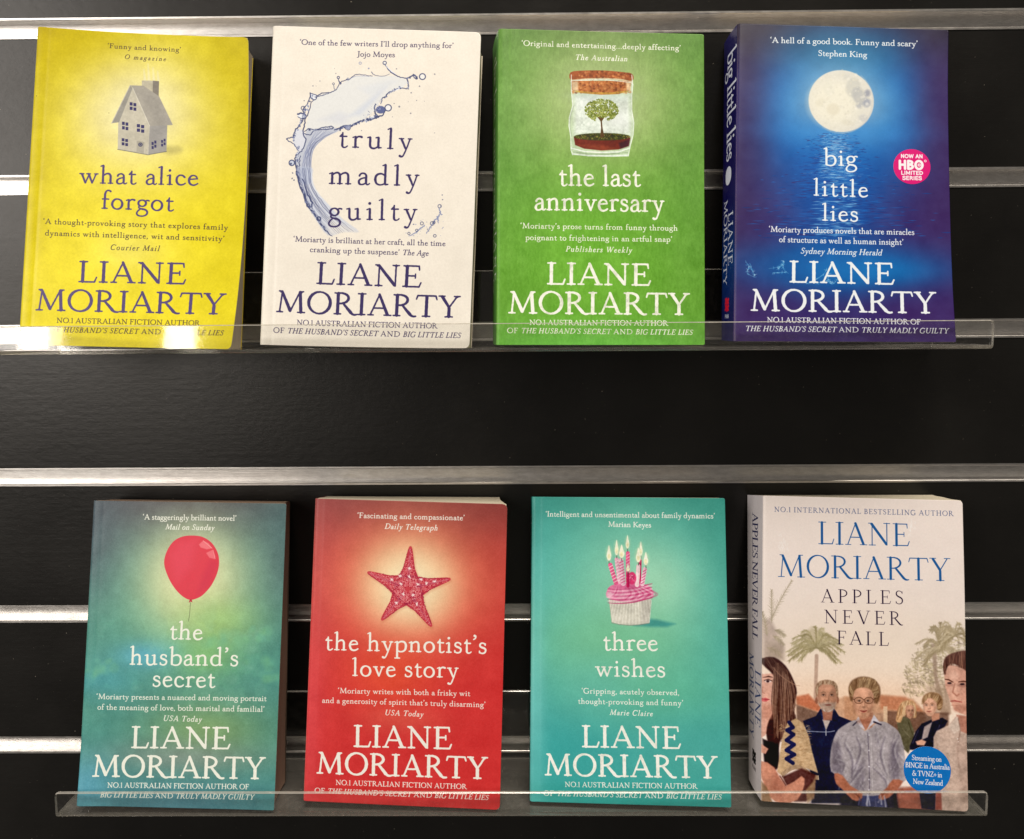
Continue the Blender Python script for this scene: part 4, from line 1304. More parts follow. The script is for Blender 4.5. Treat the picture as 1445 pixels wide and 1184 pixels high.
def face(s, cx, cy, rx, ry, skin, yaw=0.0, eye=(58, 44, 42), lip=(178, 92, 86), brow=(110, 78, 60), age=0.0, smile=0.0):
    """soft modelled head, light from the upper left; features shift sideways with yaw"""
    dk = tuple(c * .74 for c in skin)
    dd = tuple(c * .52 for c in skin)
    lt = tuple(min(255, c * 1.13) for c in skin)
    f = cx + yaw * rx * .35
    shape = [(cx - rx, cy - ry * .25), (cx - rx * .86, cy - ry * .75), (cx, cy - ry), (cx + rx * .86, cy - ry * .75), (cx + rx, cy - ry * .25),
             (cx + rx * .93, cy + ry * .25), (cx + rx * .62, cy + ry * .72), (cx + rx * .22, cy + ry), (cx - rx * .22, cy + ry), (cx - rx * .62, cy + ry * .72), (cx - rx * .93, cy + ry * .25)]
    s.poly(shape, skin, 1, rx * .05, smooth=3)
    s.oval(cx + rx * .72, cy + ry * .1, rx * .30, ry * .75, dk, .55, rx * .2)
    s.oval(cx - rx * .88, cy + ry * .15, rx * .14, ry * .6, dk, .45, rx * .12)
    s.oval(f, cy + ry * .86, rx * .5, ry * .12, dk, .4, rx * .15)
    s.oval(f - rx * .1, cy - ry * .55, rx * .5, ry * .22, lt, .6, rx * .25)
    for sd in (-1, 1):
        ex = f + sd * rx * .42
        s.oval(ex, cy - ry * .12, rx * .27, ry * .13, dk, .6, rx * .12)
        s.oval(ex, cy + ry * .22, rx * .22, ry * .13, lt, .5, rx * .14)
        s.line(curve([(ex - rx * .24, cy - ry * .24), (ex, cy - ry * .31), (ex + rx * .22, cy - ry * .25)]), [rx * .03, rx * .06, rx * .03], brow, .75, rx * .03)
        s.oval(ex, cy - ry * .10, rx * .15, ry * .045, (214, 196, 186), .8, rx * .03)
        s.oval(ex, cy - ry * .105, rx * .075, ry * .05, eye, .95, rx * .02)
        s.line(curve([(ex - rx * .18, cy - ry * .10), (ex, cy - ry * .16), (ex + rx * .18, cy - ry * .10)]), [rx * .015, rx * .035, rx * .02], dd, .9, rx * .02)
        if age:
            s.line(curve([(f + sd * rx * .28, cy + ry * .2), (f + sd * rx * .46, cy + ry * .42), (f + sd * rx * .42, cy + ry * .6)]), rx * .03, dk, age, rx * .04)
    s.line([(f + rx * .08, cy - ry * .1), (f + rx * .13, cy + ry * .2)], [rx * .05, rx * .09], dk, .5, rx * .06)
    s.line([(f - rx * .04, cy - ry * .1), (f - rx * .03, cy + ry * .18)], [rx * .04, rx * .07], lt, .7, rx * .05)
    s.oval(f, cy + ry * .28, rx * .2, ry * .05, dd, .5, rx * .06)
    s.line(curve([(f - rx * .32, cy + ry * (.52 - smile)), (f, cy + ry * .55), (f + rx * .32, cy + ry * (.52 - smile))]), [rx * .04, rx * .09, rx * .04], lip, .85, rx * .03)
    s.line(curve([(f - rx * .34, cy + ry * (.52 - smile)), (f, cy + ry * .54), (f + rx * .34, cy + ry * (.52 - smile))]), [rx * .02, rx * .03, rx * .02], dd, .8, rx * .02)
    s.oval(f, cy + ry * .68, rx * .2, ry * .04, dk, .5, rx * .06)


def palm(s, cx, cy, rx, ry, n, rr, base=(150, 138, 94)):
    """a bushy crown of arching fronds"""
    for i in range(n):
        a = -math.pi / 2 + rr.uniform(-2.3, 2.3)
        k = rr.uniform(.7, 1.15)
        ex, ey = cx + rx * k * math.cos(a), cy + ry * k * math.sin(a) + 34 * abs(math.cos(a))
        mx, my = cx + rx * .55 * k * math.cos(a), cy + ry * .72 * k * math.sin(a) - 16
        pts = curve([(cx, cy), (mx, my), (ex, ey)], False, 9)
        o = rr.randint(-26, 26)
        col = tuple(c + o for c in base)
        s.line(pts, [5, 2], col, .7, 1)
        for q in range(2, len(pts)):
            x, y = pts[q]
            for _ in range(3):
                t = math.atan2(y - pts[q - 1][1], x - pts[q - 1][0]) + rr.choice([-1, 1]) * rr.uniform(.3, .9)
                L = rr.uniform(16, 34) * (1 - .4 * q / len(pts))
                o2 = rr.randint(-20, 26)
                s.line([(x, y), (x + L * math.cos(t), y + L * math.sin(t) + 6)], [3.4, .8], tuple(c + o2 for c in col), .6, .8)


def cover_family(H):
    s = Sheet(130, 199, H=H, colour=(242, 226, 216))
    rr = random.Random(21)
    s.view = VP
    s.glow(650, 120, 900, 330, (244, 222, 198), .8, 3)
    s.glow(640, 260, 560, 110, (238, 200, 168), .7, 2.6)
    s.grain(4, 60, 4, 81)
    s.mottle(.15, 93)
    # palms
    s.view = Q3
    gr = (150, 136, 108)
    s.poly([(30, 460), (80, 440), (130, 540), (175, 640), (170, 722), (30, 722)], (168, 146, 134), .8, 14)
    for a in ((90, 440, 226, 186), (90, 470, 90, 250), (110, 520, 180, 560), (60, 560, 30, 400), (100, 560, 170, 620), (60, 640, 150, 690)):
        frond(s, *a, gr, 3.4, 12, 10, 36, .6, rr)
    s.view = Q1
    s.line([(405, 120), (400, 300), (398, 520)], [13, 12, 16], (176, 142, 122), .9, 3)
    s.poly([(60, 30), (170, 40), (180, 150), (60, 130)], (150, 130, 110), .5, 20)
    s.view = Q3
    s.poly([(300, 560), (360, 500), (440, 520), (480, 590), (400, 650), (320, 620)], (156, 142, 100), .6, 14)
    palm(s, 395, 640, 175, 130, 34, rr)
    s.view = VP
    for cx, cy, rx, ry, n in ((1000, 60, 110, 70, 260), (930, 130, 80, 60, 160), (1040, 170, 70, 70, 140), (1110, -20, 60, 70, 140), (900, 210, 60, 40, 80)):
        for k in range(n):
            a, q = rr.uniform(0, 6.28), math.sqrt(rr.random())
            x, y = cx + rx * q * math.cos(a), cy + ry * q * math.sin(a)
            t = rr.uniform(-.6, 1.6); L = rr.uniform(8, 26)
            s.line([(x, y), (x + L * math.cos(t), y + L * math.sin(t))], [3.4, 1], rr.choice([(168, 152, 112), (140, 124, 96), (196, 180, 130), (116, 100, 80), (150, 138, 98)]), .5, 1.5)
    s.line([(1000, 0), (1010, 150), (1050, 330)], [12, 9, 16], (128, 102, 86), .7, 5)
    s.line([(1090, 60), (1060, 200), (1075, 330)], [8, 10, 12], (128, 102, 86), .6, 4)
    s.poly([(960, 200), (1060, 190), (1075, 330), (1000, 330)], (150, 124, 100), .5, 14)
    s.view = Q3
    palm(s, 1235, 640, 150, 150, 26, rr, (150, 132, 98))
    palm(s, 1330, 560, 110, 120, 16, rr, (158, 140, 104))
    s.img = s.img * .76 + np.array((238, 216, 194), np.float32) * .24      # haze over the far trees
    # roofs and yard
    s.view = VP
    s.poly([(325, 262), (385, 240), (430, 300), (560, 250), (620, 260), (620, 400), (330, 400)], (206, 160, 128), .8, 6)
    s.poly([(322, 250), (385, 238), (445, 300), (450, 330), (330, 290)], (196, 118, 88), .85, 6)
    s.poly([(325, 290), (450, 335), (450, 400), (330, 400)], (120, 98, 88), .8, 4)
    s.poly([(560, 250), (740, 240), (900, 262), (960, 330), (960, 420), (560, 420)], (196, 148, 116), .75, 6)
    s.poly([(730, 245), (860, 250), (960, 330), (850, 322), (740, 310)], (198, 128, 96), .7, 8)
    s.poly([(770, 320), (1075, 330), (1075, 430), (770, 430)], (112, 86, 74), .8, 5)
    s.poly([(752, 298), (772, 298), (772, 400), (752, 400)], (226, 196, 164), .9, 2)
    s.poly([(690, 330), (752, 330), (752, 400), (690, 400)], (186, 150, 126), .8, 3)
    s.poly([(800, 700), (1170, 700), (1170, 830), (800, 830)], (150, 92, 78), .9, 10)
    # man in navy zip sweater
    sk, sks = (196, 146, 120), (150, 100, 82)
    s.view = Q1
    s.poly([(310, 575), (400, 540), (430, 490), (530, 490), (560, 540), (650, 575), (640, 1150), (370, 1150), (350, 700)], (50, 56, 80), 1, 2)
    s.poly([(350, 860), (520, 880), (560, 1150), (370, 1150)], (30, 38, 68), .7, 24)
    s.poly([(430, 500), (460, 640), (500, 560), (528, 500), (500, 540), (450, 540)], (58, 70, 108), 1, 2)
    s.poly([(446, 565), (500, 572), (470, 640)], (206, 192, 182), 1, 2)
    s.poly([(438, 470), (522, 470), (510, 570), (452, 570)], (178, 126, 106), 1, 3)
    s.line(curve([(340, 646), (470, 652), (530, 644)]), 2.4, (170, 176, 196), .9)
    s.line([(470, 640), (470, 676)], 2.5, (200, 200, 206))
    s.oval(404, 432, 10, 24, sks, .9, 3); s.oval(551, 428, 9, 24, sks, .9, 3)
    face(s, 478, 404, 70, 104, (200, 150, 124), .12, age=.7, brow=(150, 120, 100), lip=(160, 104, 92))
    s.poly([(424, 452), (446, 448), (484, 440), (522, 448), (540, 446), (530, 488), (508, 508), (460, 508), (434, 486)], (176, 158, 144), .75, 8)
    s.oval(486, 463, 22, 5, (138, 86, 78), .9, 2)
    strands(s, [(420, 452), (450, 490), (490, 504), (530, 470)], [(428, 470), (455, 506), (490, 512), (528, 488)], 50, [(214, 204, 194), (150, 130, 118), (190, 176, 164)], rr, 1.6, 3, .7)
    s.poly([(404, 408), (398, 340), (424, 300), (484, 288), (540, 312), (554, 370), (548, 420), (540, 360), (516, 326), (470, 314), (430, 326), (414, 364)], (140, 108, 86), 1, 4, smooth=3)
    strands(s, [(410, 390), (420, 330), (480, 322), (530, 332), (546, 400)], [(402, 350), (424, 300), (486, 288), (536, 308), (554, 370)], 90, [(190, 160, 132), (160, 128, 104), (116, 88, 70), (204, 180, 152)], rr, 2, 5)
    # the pair at the back
    s.view = Q2
    s.poly([(215, 560), (260, 520), (300, 540), (330, 620), (330, 680), (290, 770), (240, 720), (225, 640)], (112, 108, 86), 1, 3)
    s.line([(250, 600), (300, 660)], 3, (140, 134, 110), .7, 2); s.line([(290, 560), (320, 640)], 3, (84, 80, 64), .7, 3)
    s.poly([(208, 550), (216, 500), (240, 430), (290, 412), (335, 430), (345, 520), (320, 530), (262, 510), (240, 560)], (206, 164, 122), 1, 3, smooth=3)
    face(s, 302, 488, 30, 46, (204, 156, 130), .5)
    strands(s, [(240, 440), (290, 415), (330, 440)], [(215, 545), (262, 520), (340, 520)], 80, [(222, 184, 142), (180, 136, 98), (234, 204, 164), (150, 112, 82)], rr, 2.6, 12)
    s.poly([(278, 450), (322, 450), (330, 490), (318, 520), (300, 532), (282, 515), (272, 485)], (204, 156, 130), 1, 3, smooth=3)
    face(s, 302, 488, 27, 42, (204, 156, 130), .5)
    s.poly([(300, 720), (340, 620), (380, 570), (440, 545), (520, 530), (556, 552), (520, 620), (480, 720), (400, 750), (300, 745)], (50, 50, 66), 1, 3)
    s.poly([(398, 590), (450, 560), (420, 660), (380, 680)], (176, 160, 156), 1, 3)
    s.line([(360, 610), (320, 700)], 3, (86, 86, 104), .8, 3); s.line([(500, 580), (460, 690)], 4, (82, 82, 100), .8, 3)
    s.poly([(445, 500), (500, 500), (500, 540), (450, 556)], (192, 142, 118), 1, 3)
    s.poly([(380, 440), (390, 385), (440, 358), (500, 372), (522, 420), (510, 470), (490, 440), (440, 395), (400, 420)], (170, 136, 104), 1, 3, smooth=3)
    face(s, 436, 452, 46, 66, (218, 170, 144), -.35, brow=(120, 88, 68))
    s.poly([(390, 440), (396, 396), (440, 366), (500, 380), (520, 430), (508, 476), (486, 474), (480, 430), (458, 402), (424, 398), (402, 420)], (140, 108, 80), 1, 4, smooth=3)
    strands(s, [(400, 420), (436, 398), (478, 430), (490, 470)], [(398, 392), (442, 366), (504, 388), (514, 460)], 70, [(186, 152, 116), (120, 90, 66), (206, 176, 138)], rr, 2, 4)
    s.poly([(340, 690), (380, 676), (410, 690), (396, 716), (350, 712)], (222, 172, 146), 1, 3)
    # woman in the middle
    s.view = VP
    sh, shd, shl = (172, 164, 166), (112, 105, 118), (204, 198, 198)
    s.poly([(640, 715), (770, 715), (780, 800), (600, 800), (560, 760)], (78, 84, 120), 1, 4)
    s.poly([(540, 740), (640, 700), (640, 800), (540, 800)], (40, 40, 60), .9, 8); s.poly([(770, 700), (820, 720), (830, 810), (760, 800)], (40, 40, 60), .9, 8)
    s.poly([(494, 520), (520, 430), (560, 392), (625, 365), (660, 420), (738, 372), (800, 398), (836, 440), (858, 540), (866, 660), (800, 690), (790, 720), (700, 742), (600, 730), (552, 700), (548, 640), (496, 620)], sh, 1, 2, smooth=3)
    s.poly([(500, 470), (540, 480), (556, 640), (498, 620)], shd, .6, 10)
    s.poly([(790, 480), (826, 480), (836, 640), (800, 690), (780, 600)], shd, .6, 12)
    s.poly([(600, 600), (660, 560), (668, 720), (600, 716)], shd, .45, 16)
    for a in (((560, 480), (600, 560), (596, 650)), ((620, 450), (640, 520), (600, 640)), ((760, 450), (740, 540), (770, 640)), ((700, 600), (760, 660), (770, 710)), ((520, 560), (560, 580), (552, 620)), ((820, 460), (800, 520), (826, 600)), ((580, 690), (620, 640), (650, 600))):
        s.line(curve(list(a)), [2, 7, 2], shd, .55, 5)
        s.line([(p[0] + 9, p[1]) for p in curve(list(a))], [2, 5, 2], shl, .5, 4)
    for _ in range(46):
        x, y = rr.uniform(510, 850), rr.uniform(420, 700)
        t = rr.uniform(.7, 2.3); L = rr.uniform(18, 50)
        dx, dy = L * math.cos(t), L * math.sin(t)
        if 500 < x + dx < 856:
            s.line(curve([(x, y), (x + dx * .5 + rr.uniform(-6, 6), y + dy * .5), (x + dx, y + dy)], False, 4), [1, 5, 1], shd, .28, 4)
            s.line(curve([(x + 7, y), (x + 7 + dx * .5, y + dy * .5), (x + 7 + dx, y + dy)], False, 4), [1, 4, 1], shl, .3, 3)
    s.line([(676, 430), (682, 560), (686, 730)], 2.4, shd, .8, 1); s.line([(690, 430), (696, 560), (700, 730)], 2, shl, .6, 1)
    for y in (440, 516, 596, 660, 712):
        s.dot(682, y, 3.4, (214, 210, 214))
    s.poly([(640, 330), (700, 330), (696, 400), (662, 416), (636, 370)], (182, 128, 106), 1, 4)
    s.poly([(604, 392), (630, 348), (662, 414), (640, 400), (622, 372)], (206, 202, 208), 1, 2); s.poly([(706, 340), (740, 385), (712, 374), (672, 414)], (206, 202, 208), 1, 2)
    s.line([(706, 375), (740, 388)], 4, (48, 46, 66), .9, 2); s.line([(604, 392), (622, 374)], 3, (48, 46, 66), .8, 2)
    s.poly([(588, 256), (582, 205), (600, 170), (644, 152), (694, 160), (730, 190), (738, 236), (724, 284), (706, 282), (604, 276)], (122, 92, 70), 1, 4, smooth=3)
    face(s, 654, 280, 51, 80, (212, 162, 134), .05, age=.5, brow=(150, 116, 90), lip=(178, 80, 80), smile=.03)
    s.poly([(590, 250), (586, 206), (612, 176), (660, 160), (712, 176), (734, 216), (722, 268), (708, 258), (700, 226), (672, 208), (640, 204), (616, 214), (604, 244)], (146, 114, 86), 1, 4, smooth=3)
    strands(s, [(600, 250), (612, 216), (650, 204), (690, 212), (710, 262)], [(586, 214), (606, 172), (660, 154), (716, 172), (732, 240)], 190, [(206, 178, 140), (176, 146, 110), (104, 78, 58), (150, 118, 90), (130, 100, 76)], rr, 1.9, 9, .7)
    for x in (632, 681):
        s.line([(x + 21 * math.cos(q), 269 + 16 * math.sin(q)) for q in np.linspace(0, 6.283, 17)], 1.5, (92, 66, 54), .85, .4)
    s.line([(653, 265), (661, 265)], 1.4, (92, 66, 54)); s.line([(702, 264), (716, 260)], 1.4, (92, 66, 54)); s.line([(611, 266), (602, 262)], 1.4, (92, 66, 54))
    s.oval(655, 372, 34, 14, (150, 100, 80), .6, 8)
    s.poly([(512, 630), (552, 640), (590, 690), (650, 730), (636, 764), (600, 760), (548, 706), (520, 680)], (184, 122, 98), 1, 3, smooth=2)
    s.poly([(800, 660), (850, 668), (820, 710), (780, 750), (740, 762), (730, 740), (770, 700)], (176, 116, 94), 1, 3, smooth=2)
    for k in range(4):
        s.line([(600 + k * 10, 722 + k * 4), (632 + k * 4, 744 + k * 8)], 1.6, (130, 78, 62), .7, 1); s.line([(770 - k * 8, 716 + k * 4), (744 - k * 2, 744 + k * 5)], 1.6, (130, 78, 62), .7, 1)
    for k in range(10):
        x = rr.uniform(620, 770)
        s.line([(x, rr.uniform(735, 760)), (x + rr.uniform(-12, 12), rr.uniform(770, 796))], [2, 4], rr.choice([(200, 200, 214), (110, 112, 146), (160, 160, 180)]), .7, 2)
    # woman at the left edge
    s.view = Q1
    s.poly([(22, 250), (110, 240), (130, 330), (150, 420), (110, 480), (100, 620), (22, 700)], (222, 172, 152), 1, 3)
    s.poly([(30, 140), (110, 130), (190, 190), (245, 290), (268, 380), (240, 480), (262, 560), (210, 640), (150, 720), (130, 830), (60, 700), (64, 600), (100, 520), (140, 440), (130, 320), (100, 250), (30, 180)], (74, 50, 48), 1, 4, smooth=3)
    strands(s, [(120, 170), (160, 180), (215, 240)], [(110, 700), (170, 640), (260, 470)], 150, [(60, 40, 40), (110, 80, 70), (146, 110, 92), (84, 58, 52)], rr, 2.4, 20, .6)
    strands(s, [(34, 140), (60, 130), (100, 134)], [(120, 240), (140, 300), (200, 260)], 40, [(60, 40, 40), (100, 72, 64), (130, 100, 86)], rr, 2.2, 6, .6)
    strands(s, [(110, 200), (170, 230), (240, 300)], [(110, 620), (160, 720), (250, 560)], 100, [(150, 116, 98), (60, 40, 40), (120, 88, 76), (176, 142, 120)], rr, 2.2, 30, .55)
    for k in range(0):
        x = rr.uniform(80, 235); y = rr.uniform(200, 640)
        s.line(curve([(x - 20, y - 60), (x + rr.uniform(-8, 18), y), (x - rr.uniform(0, 26), y + 60)]), [1, 3.4, 1], rr.choice([(134, 98, 84), (62, 42, 42), (110, 78, 68), (170, 130, 106)]), .55, 1.5)
    s.line(curve([(100, 200), (170, 270), (250, 320), (290, 330)]), [2, 3, 1], (176, 136, 112), .7, 1)
    s.line([(34, 272), (72, 264), (100, 270)], [2, 4.5, 2], (84, 52, 44), .9, 1)
    s.oval(68, 298, 24, 10, (236, 206, 196), 1, 1.5); s.oval(66, 298, 11, 9, (70, 52, 56), 1, 1.2); s.line([(42, 292), (68, 284), (96, 296)], 2.6, (54, 34, 34), .95, .6)
    s.line([(34, 340), (28, 376), (44, 384)], [2, 5, 3], (186, 128, 112), .7, 2)
    s.poly([(24, 420), (50, 412), (80, 424), (56, 440), (24, 440)], (206, 104, 106), 1, 2); s.line([(24, 424), (76, 425)], 1.6, (140, 56, 62))
    s.poly([(20, 460), (100, 470), (96, 560), (20, 560)], (190, 134, 114), .6, 14)
    s.poly([(30, 700), (140, 740), (150, 900), (100, 930), (40, 860)], (52, 40, 48), 1, 5)
    pon = (200, 170, 134)
    s.poly([(200, 590), (262, 556), (310, 590), (350, 680), (376, 800), (415, 940), (330, 905), (240, 905), (165, 960), (130, 930), (150, 800), (170, 680)], pon, 1, 3)
    for k in range(150):
        y = rr.uniform(600, 900); x = rr.uniform(150, 370)
        s.line([(x - 12, y + 6), (x, y), (x + 12, y + 5)], [1, 2.4, 1], rr.choice([(160, 126, 94), (226, 200, 164), (176, 144, 108)]), .6, .8)
    z = [(215, 585), (240, 620), (200, 640), (244, 670), (196, 710), (248, 740), (196, 780), (250, 810), (196, 840), (240, 870)]
    for a, b in zip(z, z[1:]):
        s.line([a, b], [14, 14], (48, 54, 94), .95, 1)
    for k in range(60):
        f = k / 59
        x = 165 + 250 * f
        y = 955 - 60 * math.sin(math.pi * min(1, f * 1.25)) * .9 + (20 * f if f > .8 else 0)
        s.line([(x, y - 16), (x + 3, y + 10)], 3.4, (226, 200, 166) if k % 2 else (120, 92, 74), .9, .6)
    s.poly([(165, 965), (300, 905), (400, 950), (390, 1100), (330, 1140), (250, 1140)], (96, 62, 60), .95, 6)
    s.poly([(25, 860), (110, 900), (190, 1030), (300, 960), (320, 1020), (270, 1130), (160, 1150), (80, 1110), (25, 980)], (206, 146, 122), 1, 4, smooth=2)
    s.poly([(110, 900), (190, 1030), (160, 1140), (90, 1040)], (176, 116, 98), .5, 16)
    s.line([(150, 960), (190, 1026)], 4, (110, 62, 56), .8, 2)
    s.poly([(24, 1000), (60, 1040), (100, 1150), (24, 1150)], (150, 120, 92), .9, 5); s.poly([(330, 1060), (380, 1000), (400, 960), (390, 1120), (340, 1150)], (170, 140, 108), .8, 6)
    s.poly([(25, 740), (70, 770), (50, 806), (25, 800)], (216, 160, 138), 1, 3)
    # man at the right edge
    s.view = Q2
    s.poly([(460, 660), (480, 620), (560, 580), (620, 510), (690, 520), (710, 1184), (470, 1184), (460, 900)], (202, 178, 162), 1, 3)
    s.poly([(620, 700), (700, 680), (710, 1100), (640, 1100)], (176, 150, 136), .5, 24)
    s.line(curve([(480, 700), (510, 860), (500, 1000)]), [3, 8, 3], (172, 148, 134), .6, 6); s.line(curve([(640, 640), (620, 760), (640, 900)]), [3, 7, 3], (176, 150, 136), .6, 5)
    s.poly([(612, 510), (690, 520), (690, 640), (640, 620)], (186, 134, 116), 1, 4)
    s.poly([(560, 590), (622, 520), (640, 610), (600, 640)], (216, 196, 180), 1, 3); s.line([(622, 520), (640, 612), (625, 690)], 3, (160, 132, 118), .8, 2)
    s.dot(622, 672, 4, (236, 224, 214)); s.dot(626, 690, 3, (236, 224, 214))
    s.poly([(530, 240), (560, 175), (680, 190), (690, 520), (640, 500), (600, 480), (565, 400), (540, 330)], (218, 168, 146), 1, 3)
    s.poly([(620, 200), (690, 200), (690, 500), (650, 500)], (190, 138, 120), .45, 20)
    s.oval(600, 360, 20, 60, (236, 190, 166), .5, 14); s.oval(596, 250, 30, 26, (236, 192, 170), .5, 12); s.oval(566, 310, 26, 12, (150, 104, 92), .45, 6); s.oval(650, 314, 28, 12, (140, 96, 86), .45, 6)
    s.oval(640, 470, 50, 24, (160, 110, 94), .5, 12)
    s.poly([(526, 225), (530, 140), (580, 100), (690, 85), (690, 215), (640, 190), (575, 165), (548, 200), (540, 240)], (100, 66, 58), 1, 4, smooth=3)
    strands(s, [(536, 230), (560, 180), (640, 195), (690, 215)], [(530, 150), (570, 104), (640, 88), (690, 84)], 110, [(130, 90, 74), (66, 42, 40), (154, 112, 92), (92, 62, 54)], rr, 2.2, 10)
    for k in range(0):
        x = rr.uniform(540, 690)
        s.line(curve([(x - 16, 170), (x, 130), (x + 30, 104)]), [1, 3, 1], rr.choice([(136, 96, 80), (70, 44, 42)]), .6, 1.5)
    s.line([(536, 272), (562, 276), (590, 292)], [3, 5, 3], (96, 60, 50), .95, 1); s.line([(628, 290), (660, 286), (690, 290)], [3, 5, 3], (96, 60, 50), .95, 1)
    s.oval(566, 298, 15, 7, (60, 46, 50), .95, 1.5); s.oval(652, 305, 16, 7, (60, 46, 50), .95, 1.5)
    s.line([(602, 300), (588, 360), (616, 384), (630, 372)], [3, 6, 5], (176, 120, 102), .8, 3)
    s.line([(574, 420), (600, 416), (650, 426)], [3, 6, 3], (170, 96, 88), .95, 1.5); s.line([(580, 446), (640, 450)], 3, (180, 126, 108), .6, 3)
    s.poly([(360, 1000), (475, 1010), (470, 1150), (380, 1140)], (34, 40, 72), 1, 3)
    s.poly([(210, 1010), (345, 990), (360, 1140), (230, 1140)], (176, 112, 94), .8, 8); s.poly([(475, 1020), (510, 1020), (515, 1150), (470, 1150)], (150, 84, 74), .9, 4)
    s.tex = None
    s.blur(2, 70)
    below = np.clip((s.Y - 96) / 40, 0, 1)[..., None]
    mean = s.img.mean(2, keepdims=True)
    s.img = s.img + below * ((s.img - 150) * .22 + (mean - s.img) * .12 + np.array((-2, -6, -8), np.float32))
    s.img += below * (noise(s.Hh, s.W, 7, 3, 94)[..., None] * 26)
    # lettering
    for v, t, x0, y0, x1, y1, sz, col in ((VO, 'NO.1 INTERNATIONAL BESTSELLING AUTHOR', 217, 146, 1098, 167, 25, (74, 88, 130)), (VO, 'LIANE', 430, 303, 883, 314, 112, (38, 92, 150)),
                                          (VO, 'MORIARTY', 232, 463, 1084, 484, 112, (38, 92, 150)), (VO, 'APPLES', 445, 588, 854, 598, 66, (46, 30, 56)), (VO, 'NEVER', 460, 690, 845, 700, 66, (46, 30, 56)), (VO, 'FALL', 523, 793, 780, 802, 66, (46, 30, 56))):
        s.view = v
        s.text(t, x0, y0, x1, y1, sz, col, 'light', .004 if sz > 60 else .014)
    # glints of the wrinkled laminate, painted over the print
    s.view = VO
    for cx, cy in ((266, 300), (888, 215)):
        for k in range(26):
            x, y = rr.gauss(cx, 12), rr.gauss(cy, 24)
            s.line([(x, y), (x + rr.uniform(-6, 8), y + rr.uniform(6, 16))], [.6, 2, .6], (255, 252, 246), .6, 1)
    return s


def spine_sheet(T, h, base, fn, seed):
    s = Sheet(T, h, res=7, colour=base)
    fn(s)
    s.grain(6, 50, 4, seed)
    return s


def spine_plain(title, ink, dark=None):
    def fn(s):
        if dark is not None:
            s.img[:] = dark
        if title is None:                 # turned away from view: colour only
            s.img[:] = ink
            return
        k = s.w / 25
        s.text(title, s.w * .38, 12, s.w * .38, 12 + 5.6 * len(title), 9.5 * k, ink, bold=.01, mm=True)
        s.text('LIANE', s.w * .60, 118, s.w * .60, 158, 6.6 * k, ink, bold=.01, mm=True)
        s.text('MORIARTY', s.w * .24, 112, s.w * .24, 166, 6.6 * k, ink, bold=.01, mm=True)
    return fn


def publisher_mark(s, y, col, name_col):
    c = s.w * .5
    for dy in (0, 4.2):                 # two interlocked knots
        for a, b in (((-2.6, .2), (.4, 3.2)), ((-.4, .0), (2.6, 3.0)), ((-2.8, 2.8), (-.2, .4)), ((.2, 3.4), (2.8, .6))):
            s.line([(c + a[0], y + dy + a[1]), (c + b[0], y + dy + b[1])], .95, col, mm=True)
    s.text('PAN', c - 3.4, y + 12.6, c + 3.4, y + 12.6, 2.6, name_col, 'sans', mm=True)


def spine_moon(s):
    s.img[:] = (40, 36, 84)
    g = np.exp(-((s.Y - 150) / 26) ** 2)[..., None]
    s.img[:] = s.img * (1 - .6 * g) + np.array((24, 78, 138), np.float32) * .6 * g
    c = (232, 232, 240)
    s.text('big little lies', s.w * .36, 12, s.w * .36, 84, 13, c, bold=.012, mm=True)
    s.line([(s.w * .5, 92.5), (s.w * .5, 94.5)], 4.9, (232, 232, 236), mm=True)
    s.text('LIANE', s.w * .56, 118, s.w * .56, 152, 6.8, c, bold=.012, mm=True)
    s.text('MORIARTY', s.w * .16, 108, s.w * .16, 164, 6.8, c, bold=.012, mm=True)
    publisher_mark(s, 173, (226, 40, 60), c)


def spine_family(s):
    s.img[:] = (226, 214, 208)
    c1, c2 = (60, 60, 90), (52, 72, 118)
    s.text('APPLES NEVER FALL', s.w * .38, 12, s.w * .38, 98, 8.6, c1, 'light', .015, mm=True)
    s.text('LIANE', s.w * .58, 117, s.w * .58, 154, 8.6, c2, 'light', .012, mm=True)
    s.text('MORIARTY', s.w * .12, 108, s.w * .12, 166, 8.6, c2, 'light', .012, mm=True)
    publisher_mark(s, 173, (28, 26, 30), (28, 26, 30))


